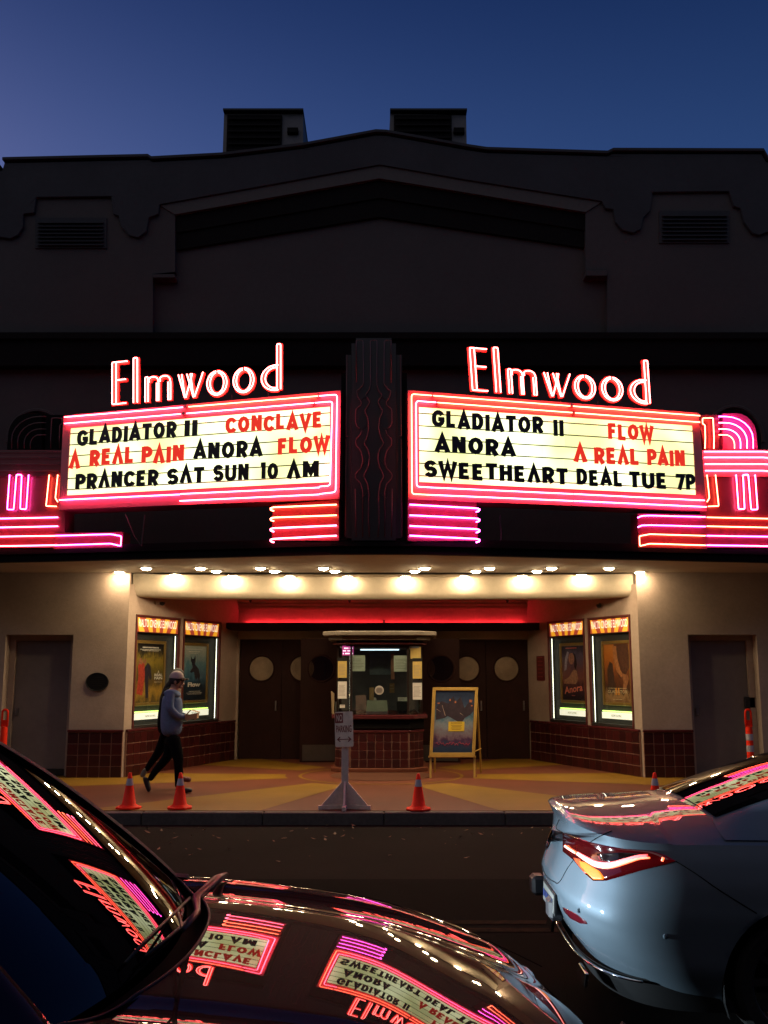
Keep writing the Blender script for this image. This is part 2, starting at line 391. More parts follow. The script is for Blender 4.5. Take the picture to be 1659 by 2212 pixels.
# building mass and roof
MB().box(-14,14,YF+.5,YF+9,ZSOF+.4,8.6).build('rear_mass', PARA, bld)
MB().box(-14,14,YF+4.2,YF+9,0,ZSOF+.4).build('rear_mass', PARA, bld)
# cornice
zc0, zc1 = atY(829,799,YF).z, atY(829,730,YF).z
MB().box(-14,14,YF-.22,YF-.002,zc0,zc1).build('cornice', BLACK, bld, bevel=.01)
MB().box(-14,14,YF-.30,YF-.222,zc1-.12,zc1+.002).build('cornice', BLACK, bld, bevel=.01)
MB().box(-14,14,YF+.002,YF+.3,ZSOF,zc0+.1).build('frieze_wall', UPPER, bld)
for c, top in (((80, 975), 893), ((1585,975), 885)):   # arched niches behind the sign wings
    rx = 58; pts = [(c[0]-rx, 1150), (c[0]+rx, 1150)] + [(c[0]+rx*math.cos(R(a)), 955-(955-top)*math.sin(R(a))) for a in range(0,181,15)]
    ar = MB().prism(FY(pts, YF-.02), (0,.02,0)).build('arched_niche', BLACK, bld)
    pts = [(c[0]+(rx+6)*math.cos(R(a)), 955-(962-top)*math.sin(R(a))) for a in range(0,181,12)]
    MB().tube(FY(pts, YF-.03), .035).build('arch_moulding', UPPER, bld)
# piers and lower facade either side of the forecourt
XL, XR = -4.33, 4.30
XLD0, XLD1 = atY(5,1500,YF).x, atY(152,1500,YF).x         # left side door opening
XRD0, XRD1 = atY(1492,1500,YF).x, atY(1642,1500,YF).x
ZDT = atY(80,1371,YF).z
WT = .3
for x0, x1 in ((XLD1, XL), (XR, XRD0)):
    MB().box(x0, x1, YF, YF+WT, ZS, ZSOF).build('pier', CREAM, bld)
for x0, x1, xo0, xo1 in ((XLD0, XLD1, -14, XLD0), (XRD0, XRD1, XRD1, 14)):
    MB().box(x0, x1, YF, YF+WT, ZDT, ZSOF).build('lintel', CREAM, bld)
    MB().box(xo0, xo1, YF, YF+WT, ZS, ZSOF).build('side_wall', CREAM, bld)
# soffit of the canopy (one slab, front edge follows the marquee)
CAN = [(-14,16.0),(-9,15.35),(-5.25,14.72),(-2.6,14.2),(-.75,13.80),(.55,13.80),(2.5,14.2),(5.2,14.72),(9,15.35),(14,16.0)]
can = thing('marquee_canopy', 'black canopy slab with pale soffit projecting over the pavement below the neon signs', 'canopy', (0, 15, ZSOF))
MB().prism([(x,y-.12 if abs(x)<9.1 else y,ZSOF) for x,y in CAN]+[(14,YF+.0,ZSOF),(-14,YF+.0,ZSOF)], (0,0,.06)).build('soffit', SOFF, can)
ZB0 = atY(829,1196,13.8).z
def fascia_top(x): return atY(829,1168,13.8).z + .02
FT = fascia_top(0)
for i in range(len(CAN)-1):
    a, b = CAN[i], CAN[i+1]
    MB().hexa([(a[0],a[1]-.13,ZSOF-.03),(b[0],b[1]-.13,ZSOF-.03),(b[0],b[1]-.13,FT),(a[0],a[1]-.13,FT)], (0,.12,0)).build('fascia', BLACK, can)
    MB().hexa([(a[0],a[1]-.17,ZSOF+.08),(b[0],b[1]-.17,ZSOF+.08),(b[0],b[1]-.17,ZSOF+.14),(a[0],a[1]-.17,ZSOF+.14)], (0,.04,0)).build('fascia_moulding', BLACK, can)
MB().prism([(x,y,FT-.05) for x,y in CAN]+[(14,YF-.32,FT-.05),(-14,YF-.32,FT-.05)], (0,0,.05)).build('canopy_top', BLACK, can)
# splayed forecourt walls
XLI, XRI = -2.98, 2.93
PLW = Plane((XL, YF), (XLI, YD)); PRW = Plane((XRI, YD), (XR, YF))
ZCEIL = ZSOF - .02
LOBC = CAM_H + 1.50
ZBULK = atY(829,1291,16.9).z
# poster case openings, measured on each wall: (u0,u1)
def case_span(P, pxs, ytop, ybot, n=0):
    v1 = P.uv(pxs[0], ytop)[1]; v0 = P.uv(pxs[1] if P is PRW else pxs[0], ybot)[1]
    return P.uv(pxs[0],1450)[0], P.uv(pxs[1],1450)[0]
CL = [case_span(PLW,(289,385),1325,1568), case_span(PLW,(393,474),1330,1565)]
CR = [case_span(PRW,(1186,1266),1336,1565), case_span(PRW,(1274,1366),1330,1578)]
VC0 = (PLW.uv(283,1568)[1]+PRW.uv(1366,1579)[1])/2; VC1 = (PLW.uv(291,1325)[1]+PRW.uv(1355,1329)[1])/2
for P, C in ((PLW, CL), (PRW, CR)):
    us = [0, C[0][0], C[0][1], C[1][0], C[1][1], P.L]
    n0 = -.34
    for i in (0,2,4): MB().pbox(P, us[i], us[i+1], ZS, LOBC, n0, 0).build('splayed_wall', CREAM, bld)
    for i in (1,3):
        MB().pbox(P, us[i], us[i+1], ZS, VC0, n0, 0).build('splayed_wall', CREAM, bld)
        MB().pbox(P, us[i], us[i+1], VC1, LOBC, n0, 0).build('splayed_wall', CREAM, bld)
# bulkhead: curved plaster fascia between the piers, and the ceiling behind it
N = 24; rows = []
for z, dy in ((ZSOF,0),(ZSOF-.10,0),(ZBULK+.12,.01),(ZBULK+.05,.03),(ZBULK+.01,.07),(ZBULK,.14)):
    rows.append([(XL+.02+(XR-XL-.04)*i/N, YF+.12+.62*(1-abs(2*i/N-1)**2.6)+dy, z) for i in range(N+1)])
MB().grid(rows).build('bulkhead', SOFF, bld, smooth=True)
rows = [[(XL+(XR-XL)*i/N, YF+.25+.62*(1-abs(2*i/N-1)**2.6), ZBULK) for i in range(N+1)],
        [(XL+(XR-XL)*i/N, YF+1.25, ZBULK+.03) for i in range(N+1)], [(XL+(XR-XL)*i/N, YF+1.5, LOBC) for i in range(N+1)],
        [(XL+(XR-XL)*i/N, YD+.3, LOBC) for i in range(N+1)]]
MB().grid(rows).build('forecourt_ceiling', SOFF, bld, smooth=False)
MB().prism([(XL+.02,YF+.002,ZSOF),(XR-.02,YF+.002,ZSOF)]+[(XR-.02-(XR-XL-.04)*i/N, YF+.12+.62*(1-abs(2*i/N-1)**2.6), ZSOF) for i in range(N+1)], (0,0,.05)).build('soffit_infill', SOFF, bld)
# door wall
ZDO = atY(829,1381,YD).z; ZLED0, ZLED1 = atY(829,1361,YD-.45).z, atY(829,1345,YD-.45).z
XD0, XD1 = atY(515,1500,YD).x, atY(1144,1500,YD).x
MB().box(-3.3,XD0,YD,YD+.3,ZS,LOBC).build('door_wall', CREAM, bld)
MB().box(XD1,3.3,YD,YD+.3,ZS,LOBC).build('door_wall', CREAM, bld)
MB().box(XD0,XD1,YD,YD+.3,ZDO,LOBC).build('door_wall', CREAM, bld)
for k, z in enumerate((LOBC-.05, LOBC-.12, LOBC-.19)):
    MB().box(-3.05,3.05,YD-.03-.012*(2-k),YD-.001,z-.018,z+.018).build('wall_moulding', CREAM, bld)
for x0, x1 in ((XD0-.06, XD0), (XD1, XD1+.06)): MB().box(x0,x1,YD-.03,YD-.001,ZS,ZDO).build('door_jamb', CREAM, bld)
# red cove trough above the doors
cove = thing('cove_light', 'long dark trough above the entrance doors hiding a red neon tube', 'light', (0,YD-.3,ZLED0))
X0, X1 = atY(486,1350,YD-.45).x, atY(1176,1350,YD-.45).x
def rr(x0,x1,z0,z1,rad): return [(x0+rad-rad*math.sin(R(a)), z0+rad-rad*math.cos(R(a))) for a in range(0,91,15)] 
pts = [(X1,ZLED1),(X0,ZLED1)]+[(X0+.12-.12*math.cos(R(a)), ZLED0+.12-.12*math.sin(R(a))) for a in range(0,91,15)]+[(X1-.12+.12*math.sin(R(a)), ZLED0+.12-.12*math.cos(R(a))) for a in range(0,91,15)]
MB().prism([(a,YD-.45,b) for a,b in pts], (0,.06,0)).build('trough_front', MAROON, cove)
MB().box(X0+.1,X1-.1,YD-.39,YD-.001,ZLED0,ZLED0+.03).build('trough_floor', MAROON, cove)
gap = .03
for a, b in ((X0+.35, .0-gap), (gap, X1-.35)):
    MB().tube([(a,YD-.05,ZLED1-.004),(b,YD-.05,ZLED1-.004)], .009, 8).build('neon_tube', neon('red cove neon', (1,.028,.045), 52), cove)
MB().box(-.02,.02,YD-.47,YD-.40,ZLED1-.01,ZLED1+.05).build('bracket', BLACKM, cove)
# tile dados
def dado(P, u0, u1, rows_, h, z0, n, tw, name='tiled_dado', parent=None):
    hh = h*rows_; bed = MB().pbox(P, u0, u1, z0, z0+hh+.004, n-.03, n).build(name, GROUT, parent)
    cnt = max(1, round((u1-u0)/tw)); w = (u1-u0)/cnt; g_ = .013
    proto = MB().box(0, w-g_, -.012, 0, 0, h-g_).build('tile', TILE, bed, bevel=.004)
    ang = math.atan2(P.U.y, P.U.x)
    for r in range(rows_):
        for c in range(cnt):
            o = proto if (r, c) == (0, 0) else proto.copy()
            if o is not proto: COL.objects.link(o)
            o.location = P.w(u0+c*w+g_/2, z0+r*h+g_/2, n); o.rotation_euler = (random.uniform(-.006,.006),0,ang+random.uniform(-.006,.006))
    MB().pbox(P, u0-.004, u1+.004, z0+hh+.004, z0+hh+.045, n-.03, n+.025).build('cap_tile', TCAP, bed, bevel=.008)
    return bed
ZT = ZS; HT = .182
dado(Plane((XLD1,YF),(XL,YF)), .0, XL-XLD1-.0, 4, HT, ZT, .032, .17, parent=bld)
dado(Plane((XR,YF),(XRD0,YF)), .0, XRD0-XR, 4, HT, ZT, .032, .17, parent=bld)
dado(PLW, .05, PLW.L-.10, 4, HT, ZT, .032, .19, parent=bld)
dado(PRW, .10, PRW.L-.05, 4, HT, ZT, .032, .19, parent=bld)
# side doors in the outer wall
GREYD = mat('grey beige door paint', (.16,.13,.115), .6, var=.06, vscale=12, bump=.1, var2=.15, v2scale=1)
for k, (x0, x1, lab) in enumerate(((XLD0, XLD1, 'plain beige service door left of the oval plaque'), (XRD0, XRD1, 'plain beige service door with a small black lock box on the right'))):
    d = thing('service_door', lab, 'door', ((x0+x1)/2, YF+.3, ZS))
    MB().box(x0+.002,x0+.10,YF+.20,YF+.36,ZS,ZDT-.002).build('door_frame', CREAM, d)
    MB().box(x1-.10,x1-.002,YF+.20,YF+.36,ZS,ZDT-.002).build('door_frame', CREAM, d)
    MB().box(x0+.10,x1-.10,YF+.20,YF+.36,ZDT-.09,ZDT-.002).build('door_frame', CREAM, d)
    MB().box(x0+.104,x1-.104,YF+.26,YF+.31,ZS+.12 if k == 0 else ZS+.01,ZDT-.094).build('door_leaf', GREYD, d)
    if k == 0: MB().box(x0+.104,x1-.104,YF+.25,YF+.31,ZS+.01,ZS+.118).build('kick_plate', BLACKM, d)
    else:
        p = atY(1619,1518,YF+.24); MB().box(p.x-.09,p.x+.09,YF+.20,YF+.258,p.z-.09,p.z+.10).build('lock_box', BLACKM, d, bevel=.01)
    MB().box(x0+.15,x0+.19,YF+.22,YF+.258,ZS+1.0,ZS+1.12).build('handle', ALU, d)
# ================================================================== entrance doors with portholes
PGL = mat('frosted porthole glass', (.27,.20,.13), .25, var=.08, vscale=8, var2=.25, v2scale=2.5, coat=.5)
def leaf(x0, x1, y, pcx, pcz, r, label, group='entrance doors with round portholes', yaw=0, kick=False, clear=False):
    z1 = ZDO-.01; d = thing('entrance_door', label, 'door', (x0, y, ZS), group)
    N_ = 28; cx, cz = pcx-x0, pcz-ZS; W_, H_ = x1-x0, z1-ZS
    inner = [(cx+r*math.cos(2*math.pi*i/N_), cz+r*math.sin(2*math.pi*i/N_)) for i in range(N_)]
    def outer(a):
        c, s = math.cos(a), math.sin(a); t = min((W_-cx)/c if c > 1e-9 else 1e9, -cx/c if c < -1e-9 else 1e9, (H_-cz)/s if s > 1e-9 else 1e9, -cz/s if s < -1e-9 else 1e9)
        return (cx+c*t, cz+s*t)
    cor = sorted([math.atan2(b-cz, a-cx) % (2*math.pi) for a, b in ((0,0),(W_,0),(W_,H_),(0,H_))])
    angs = sorted([2*math.pi*i/N_ for i in range(N_)] + cor)
    g_ = MB(); n_ = len(angs); ring_i = [(cx+r*math.cos(a), cz+r*math.sin(a)) for a in angs]; ring_o = [outer(a) for a in angs]
    T = .045
    vv = [(p[0],0,p[1]) for p in ring_i]+[(p[0],0,p[1]) for p in ring_o]+[(p[0],T,p[1]) for p in ring_i]+[(p[0],T,p[1]) for p in ring_o]
    ff = []
    for i in range(n_):
        j = (i+1)%n_; ff += [(i,j,n_+j,n_+i),(2*n_+i,3*n_+i,3*n_+j,2*n_+j),(i,2*n_+i,2*n_+j,j),(n_+i,n_+j,3*n_+j,3*n_+i)]
    g_.add([(x0+a, y+b, ZS+c) for a, b, c in vv], ff); g_.build('leaf_panel', MAROON, d)
    gl = MB().lathe([(0,.018),(r+.01,.018),(r+.01,.03),(0,.03)], (pcx,y,pcz), 32, 'y', cap=False)
    gl.build('porthole_glass', glass('clear porthole glass', (.8,.75,.68), .10) if clear else PGL, d)
    for rr_ in (() if clear else (r*.62, r*.8)): MB().tube([(pcx+rr_*math.cos(2*math.pi*i/28), y+.015, pcz+rr_*math.sin(2*math.pi*i/28)) for i in range(28)], .004, 4, closed=True).build('etched_ring', PGL, d)
    MB().tube([(pcx+(r+.015)*math.cos(2*math.pi*i/32), y-.004, pcz+(r+.015)*math.sin(2*math.pi*i/32)) for i in range(32)], .020, 6, closed=True).build('porthole_rim', MAROON, d, smooth=True)
    if kick: MB().box(x0+.05,x1-.05,y-.006,y-.001,ZS+.03,ZS+.33).build('kick_plate', mat('dull steel', (.12,.11,.10), .35, metal=.8, var=.1), d)
    MB().box(x1-.12,x1-.09,y-.05,y-.001,ZS+.95,ZS+1.15).build('handle', ALU, d, bevel=.006)
    d.rotation_euler.z = yaw; return d
ZP = atY(565,1444,YD).z; RP = .245
def dx(px): return atY(px,1500,YD+.04).x
leaf(dx(517)+.01, dx(608)-.005, YD+.04, dx(564), ZP, RP, 'leftmost closed maroon door with a lit round porthole')
leaf(dx(608)+.005, dx(700), YD+.04, dx(652), ZP, RP, 'second maroon porthole door from the left, half hidden by the open leaf')
leaf(dx(700)+.01, dx(790), YD+.04, dx(745), ZP, RP, 'maroon porthole door hidden left of the ticket booth')
leaf(dx(870)+.01, dx(960), YD+.04, dx(915), ZP, RP, 'maroon porthole door hidden right of the ticket booth')
leaf(dx(960)+.01, dx(1050), YD+.04, dx(1010), ZP, RP, 'second maroon porthole door from the right, behind the easel')
leaf(dx(1050)+.01, dx(1143)-.01, YD+.04, dx(1095), ZP, RP, 'rightmost closed maroon door with a dim round porthole')
MB().box(dx(790),dx(870),YD+.03,YD+.10,ZS,ZDO).build('door_mullion', MAROON, bld)
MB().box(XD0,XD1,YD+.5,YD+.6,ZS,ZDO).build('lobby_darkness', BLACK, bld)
def dx2(px): return atY(px,1500,19.3).x
ZP2 = atY(565,1444,19.3).z
leaf(dx2(649), dx2(738), 19.3, dx2(693), ZP2, RP, 'maroon porthole door propped open with a steel kick plate, left of the booth', yaw=R(4), kick=True, clear=True)
leaf(dx2(905), dx2(993), 19.3, dx2(953), ZP2, RP, 'maroon porthole door propped open between booth and easel', yaw=R(-3), kick=True, clear=True)
# ================================================================== building across the street, behind the camera (shades the street)
ob = thing('opposite_building', 'plain dark shop block on the near side of the street, behind the viewer', 'building', (0, -5, ZS))
MB().box(-45,45,-14,-5,-.02,11.5).build('wall', UPPER, ob); MB().box(-45.2,45.2,-14.2,-4.8,11.5,11.9).build('parapet', PARA, ob)
for i in range(-7, 8):
    f_ = MB().box(i*5.5-.8,i*5.5+.8,-5.04,-5.001,5.2,7.4).build('window', PARA, ob); MB().box(i*5.5-.7,i*5.5+.7,-5.06,-5.041,5.3,7.3).build('pane', BLACKM, f_)
# ================================================================== rooftop units
for k, (pts, side, lab) in enumerate((
    ([(480,345),(484,245),(655,246),(656,345)], 610, 'black rooftop ventilation box on the left with a louvred front'),
    ([(832,330),(843,245),(1007,249),(1009,330)], 975, 'black rooftop ventilation box right of the gable peak with a short flue'))):
    Y = 18.2; a = FY(pts, Y)
    u = thing('rooftop_unit', lab, 'vent unit', (a[0].x, Y, a[0].z))
    a = [Vector((p.x, p.y, p.z)) for p in a]; a[0].z -= 1.2; a[3].z -= 1.2
    MB().prism(a, (0,1.4,0)).build('housing', mat('dark galvanised metal', (.05,.05,.055), .6, var=.15, vscale=8), u)
    x0, x1 = atY(pts[1][0]+8, 250, Y).x, atY(side, 250, Y).x; z1, z0 = atY(500,252,Y).z, atY(500,345,Y).z-.3
    lv = MB().box(x0,x1,Y-.06,Y-.002,z0,z1).build('louvre_panel', BLACK, u)
    for i in range(9):
        z = z0+(z1-z0)*(i+.5)/9; MB().hexa([(x0+.03,Y-.07,z),(x1-.03,Y-.07,z),(x1-.03,Y-.11,z-.05),(x0+.03,Y-.11,z-.05)], (0,0,.01)).build('louvre_slat', BLACK, lv)
    p = atY(side+22 if k == 0 else side+15, 286, Y); MB().box(p.x-.10,p.x+.12,Y-.10,Y-.002,p.z-.05,p.z+.05).build('junction_box', BLACK, u)
    MB().box(x0-.08,a[2].x+.01,Y-.12,Y+1.42,a[1].z,a[1].z+.04).build('lid', PARA, u)
    if k: q = atY(988,240,Y+.3); MB().box(q.x-.10,q.x+.10,Y+.2,Y+.45,q.z-.3,q.z).build('flue', PARA, u)
# ================================================================== marquee reader boards
PINKF = mat('coral enamel frame', (.72,.17,.19), .35, var=.05, vscale=5, coat=.3)
REDM = mat('dark red enamel', (.16,.02,.025), .4, var=.15, vscale=6, coat=.2)
CHAN = mat('orange red channel enamel', (.80,.075,.05), .4)
RAIL = mat('board rail', (.01,.012,.01), .5)
DEADT = mat('unlit glass tube', (.09,.028,.026), .3, coat=.25)
N_PINK = neon('pink neon', (1,.085,.15), 30); N_ROSE = neon('rose neon', (1,.09,.27), 28)
N_MAG = neon('magenta neon', (1,.07,.50), 24); N_ORG = neon('orange red neon', (1,.115,.055), 26)
N_LET = neon('letter neon', (1,.11,.10), 24)
def board_mat(name, seed, k=1.0):
    m = mat(name, (.6,.6,.45), .5); n = m.node_tree; b = n.nodes['Principled BSDF']
    tc = n.nodes.new('ShaderNodeTexCoord'); no = n.nodes.new('ShaderNodeTexNoise'); no.inputs['Scale'].default_value = 1.1; no.inputs['Detail'].default_value = 1.5
    mp = n.nodes.new('ShaderNodeMapping'); mp.inputs['Location'].default_value = (seed,seed*2,0); n.links.new(tc.outputs['Object'], mp.inputs['Vector']); n.links.new(mp.outputs[0], no.inputs['Vector'])
    cr = n.nodes.new('ShaderNodeValToRGB'); e = cr.color_ramp.elements; e[0].position = .36; e[1].position = .62
    e[0].color = (.55,.58,.24,1); e[1].color = (.95,1,.56,1); n.links.new(no.outputs['Fac'], cr.inputs[0]); n.links.new(cr.outputs[0], b.inputs['Emission Color'])
    oi = n.nodes.new('ShaderNodeObjectInfo'); mr = n.nodes.new('ShaderNodeMapRange'); mr.inputs['To Min'].default_value = 2.0*k; mr.inputs['To Max'].default_value = 2.5*k
    n.links.new(oi.outputs['Random'], mr.inputs['Value']); n.links.new(mr.outputs[0], b.inputs['Emission Strength']); return m
def F(p): return [(a*.62, b) for a, b in p]
S = .128   # half stroke
GL = {
 'A': ([[(.08,0),(.36,.93),(.64,0)],[(.2,.27),(.52,.27)]], .72), '^': ([[(.08,0),(.33,.93),(.58,0)]], .66),
 'B': ([[(.12,0),(.12,.88)]], .6), 'C': ([arc(.36,.58,.25,.30,25,180,6)+arc(.36,.42,.25,.30,180,335,6)], .66),
 'D': ([[(.12,0),(.12,1)],[(.12,.88),(.32,.88)]+arc(.30,.5,.24,.38,80,-80,8)+[(.32,.12),(.12,.12)]], .66),
 'E': ([[(.12,0),(.12,1)],[(.12,.89),(.5,.89)],[(.12,.5),(.46,.5)],[(.12,.11),(.52,.11)]], .58),
 'F': ([[(.12,0),(.12,1)],[(.12,.89),(.5,.89)],[(.12,.5),(.45,.5)]], .55),
 'G': ([arc(.36,.58,.25,.30,25,180,6)+arc(.36,.40,.25,.28,180,350,6)+[(.60,.46),(.36,.46)]], .70),
 'H': ([[(.12,0),(.12,1)],[(.54,0),(.54,1)],[(.12,.5),(.54,.5)]], .66), 'I': ([[(.12,0),(.12,1)]], .24),
 'L': ([[(.12,0),(.12,1)],[(.12,.11),(.5,.11)]], .54), 'M': ([[(.12,0),(.12,1)],[(.12,.95),(.40,.30),(.68,.95)],[(.68,0),(.68,1)]], .80),
 'N': ([[(.12,0),(.12,1)],[(.14,.95),(.52,.05)],[(.54,0),(.54,1)]], .66), 'O': ([arc(.37,.5,.25,.38,0,330,11)], .74),
 'P': ([[(.12,0),(.12,1)],[(.12,.89),(.30,.89)]+arc(.32,.67,.20,.22,80,-80,6)+[(.30,.45),(.12,.45)]], .60),
 'R': ([[(.12,0),(.12,1)],[(.12,.89),(.30,.89)]+arc(.32,.67,.20,.22,80,-80,6)+[(.30,.45),(.12,.45)],[(.30,.45),(.54,0)]], .64),
 'S': ([arc(.33,.68,.21,.21,20,240,7)+arc(.33,.31,.22,.21,80,-160,8)], .64), 'T': ([[(.3,0),(.3,1)],[(0,.89),(.6,.89)]], .60),
 'U': ([[(.12,1),(.12,.35)]+arc(.36,.35,.24,.25,180,360,8)+[(.60,.35),(.60,1)]], .72), 'V': ([[(.06,1),(.33,.06),(.60,1)]], .66),
 'W': ([[(.06,1),(.26,.08),(.45,.85),(.64,.08),(.84,1)]], .90), '1': ([[(.2,0),(.2,1)],[(.2,.86),(.02,.86)]], .32),
 '0': ([arc(.34,.5,.22,.38,0,330,11)], .68), '7': ([[(.0,.89),(.50,.89),(.20,0)]], .56), 'X': ([[(0,0),(.5,1)],[(0,1),(.5,0)]], .5),
}
BLKL = mat('black acrylic letter', (.012,.010,.012), .35); REDL = mat('red acrylic letter', (.42,.012,.008), .35, emit=(1,.04,.02), es=.75)  # red letters emit, imitating the board's light passing through the acrylic
def word(P, parent, s, px0, py0, px1, py1, h, m, n=.035):
    """letters from baseline start to baseline end (photo px), cap height h metres, each letter a mesh"""
    u0, v0 = P.uv(px0, py0, n); u1, v1 = P.uv(px1, py1, n)
    gap = .14; tot = sum((.45 if c == ' ' else GL[c][1]+gap) for c in s)-gap; sx = (u1-u0)/(tot*h); u = u0
    for i, c in enumerate(s):
        if c == ' ': u += .45*h*sx; continue
        mb = MB(); st, w = GL[c]; f = (u-u0)/(u1-u0)
        closed = c in 'O0'
        jit = random.uniform(-.012,.012); sl_ = random.uniform(-.02,.02)
        for k, poly_ in enumerate(st):
            ribbon(mb, poly_, S, P, u, v0+(v1-v0)*f+jit, h, n-.02, n+k*.0015, closed=closed, sx=sx, slant=sl_)
        mb.build('letter', m, parent); u += (w+gap)*h*sx
PL = Plane((-5.27,14.88), (-.64,13.70)); 
_a, _b = atY(137,900,14.42), atY(735,846,13.56); PL = Plane((_a.x,14.42), (_b.x,13.56))
_a, _b = atY(882,846,13.56), atY(1512,895,14.42); PR = Plane((_a.x,13.56), (_b.x,14.42))
def quadpx(P, q, n): return [P.px(x, y, n) for x, y in q]
def lerp2(a, b, t): return (a[0]+(b[0]-a[0])*t, a[1]+(b[1]-a[1])*t)
def reader(P, outer, inner, label, name_cat='reader board'):
    """outer/inner: photo px corners TL,TR,BR,BL"""
    c = P.px(*outer[3]); t = thing('marquee_board', label, 'marquee sign', c, 'lit marquee reader boards')
    o = quadpx(P, outer, 0); i_ = quadpx(P, inner, 0); N_ = P.N
    back = [p - N_*.42 for p in o]
    MB().add(o+back, [(0,4,5,1),(1,5,6,2),(2,6,7,3),(3,7,4,0),(4,7,6,5)]).build('cabinet', REDM, t)
    g_ = MB()
    for k in range(4):
        j = (k+1)%4; g_.add([o[k], o[j], i_[j], i_[k], o[k]-N_*.05, o[j]-N_*.05, i_[j]-N_*.05, i_[k]-N_*.05], [(0,1,2,3),(4,7,6,5),(3,2,6,7),(0,4,5,1)])
    g_.build('frame', PINKF, t)
    # backlit panes: rows of plastic sheets between the letter rails
    nr = 6; split = 6
    bm_ = [board_mat('backlit cream acrylic', 1.3)]
    for r in range(nr+1):
        t0, t1 = r/(nr+.0) - .5/nr, r/nr + .5/nr; t0, t1 = max(0,t0), min(1,t1)
        cuts = [0]+sorted(((k+1)/split + random.uniform(-.06,.06)) for k in range(split-1))+[1]
        for k in range(split):
            q = []
            for (tt, ss) in ((t0,cuts[k]),(t0,cuts[k+1]),(t1,cuts[k+1]),(t1,cuts[k])):
                a_, b_ = lerp2(inner[0], inner[3], tt), lerp2(inner[1], inner[2], tt); pp = lerp2(a_, b_, ss); q.append(pp)
            w_ = [P.px(*x_, n=-.02) for x_ in q]; cen = sum(w_, Vector())/4; w_ = [cen+(p-cen)*.997 for p in w_]
            MB().hexa(w_, -N_*.006).build('pane', bm_, t)
    MB().hexa([P.px(*x_, n=-.045) for x_ in inner], -N_*.01).build('backing', RAIL, t)
    for r in range(nr):
        tt = (r+.5)/nr; a_, b_ = lerp2(inner[0], inner[3], tt), lerp2(inner[1], inner[2], tt)
        A, B = P.px(*a_, n=-.008), P.px(*b_, n=-.008)
        MB().tube([A, B], .0085, 4).build('letter_rail', RAIL, t)
    return t
OL = [(137,898),(736,843),(733,1077),(127,1101)]; IL = [(152,925),(713,878),(712,1041),(144,1070)]
OR = [(881,843),(1510,892),(1527,1104),(882,1078)]; IR = [(905,879),(1496,919),(1504,1069),(906,1041)]
bl = reader(PL, OL, IL, 'left reader board listing CONCLAVE and PRANCER SAT SUN 10 AM in pink neon frame')
br = reader(PR, OR, IR, 'right reader board listing SWEETHEART DEAL TUE 7P in pink neon frame')
HL = .245
word(PL, bl, 'GLADIATOR', 166,962, 380,945, HL, BLKL); word(PL, bl, 'II', 398,944, 425,942, HL, BLKL)
word(PL, bl, 'CONCLAVE', 487,935, 695,923, HL*.95, REDL)
word(PL, bl, '^', 149,1013, 171,1011, HL, REDL); word(PL, bl, 'RE^L', 193,1007, 287,1000, HL, REDL); word(PL, bl, 'P^IN', 305,1001, 396,996, HL, REDL)
word(PL, bl, 'ANORA', 418,992, 566,984, HL, BLKL); word(PL, bl, 'FLOW', 600,981, 710,975, HL*.97, REDL)
word(PL, bl, 'PR^NCER', 162,1058, 341,1046, HL*.97, BLKL); word(PL, bl, 'S^T', 360,1046, 440,1043, HL*.97, BLKL)
word(PL, bl, 'SUN', 460,1040, 536,1037, HL*.97, BLKL); word(PL, bl, '10', 562,1035, 600,1034, HL*.97, BLKL); word(PL, bl, '^M', 620,1034, 688,1029, HL*.97, BLKL)
word(PR, br, 'GLADIATOR', 934,922, 1174,937, HL, BLKL); word(PR, br, 'II', 1197,941, 1218,944, HL, BLKL)
word(PR, br, 'FLOW', 1315,948, 1412,954, HL*.97, REDL); word(PR, br, 'ANORA', 940,976, 1114,986, HL, BLKL)
word(PR, br, '^', 1241,998, 1268,999, HL, REDL); word(PR, br, 'RE^L', 1285,1000, 1381,1003, HL, REDL); word(PR, br, 'PAIN', 1400,1005, 1480,1008, HL, REDL)
word(PR, br, 'SWEETHE^RT', 917,1029, 1227,1047, HL*.97, BLKL); word(PR, br, 'DEAL', 1247,1047, 1345,1052, HL*.97, BLKL)
word(PR, br, 'TUE', 1361,1053, 1441,1056, HL*.97, BLKL); word(PR, br, '7P', 1462,1057, 1502,1059, HL*.97, BLKL)
def ptube(P, pts, m, parent, n=.05, r=.0078, rad=6, name='neon_tube', closed=False):
    p = [Vector((a, b, 0)) for a, b in pts]; p = roundp(p, rad, 4, closed) if rad and len(pts) > 2 else p
    return MB().tube([P.px(q.x, q.y, n) for q in p], r, 6, closed=closed).build(name, m, parent, smooth=True)
# frame tubes: runs broken at the joints seen in the photo
def joint(P, x, y, parent): 
    c = P.px(x, y, .02); MB().hexa([c+P.U*a+Vector((0,0,b)) for a, b in ((-.03,-.02),(.03,-.02),(.03,.02),(-.03,.02))], P.N*.03).build('tube_socket', PINKF, parent)
def ln(p, q, t): return lerp2(p, q, t)
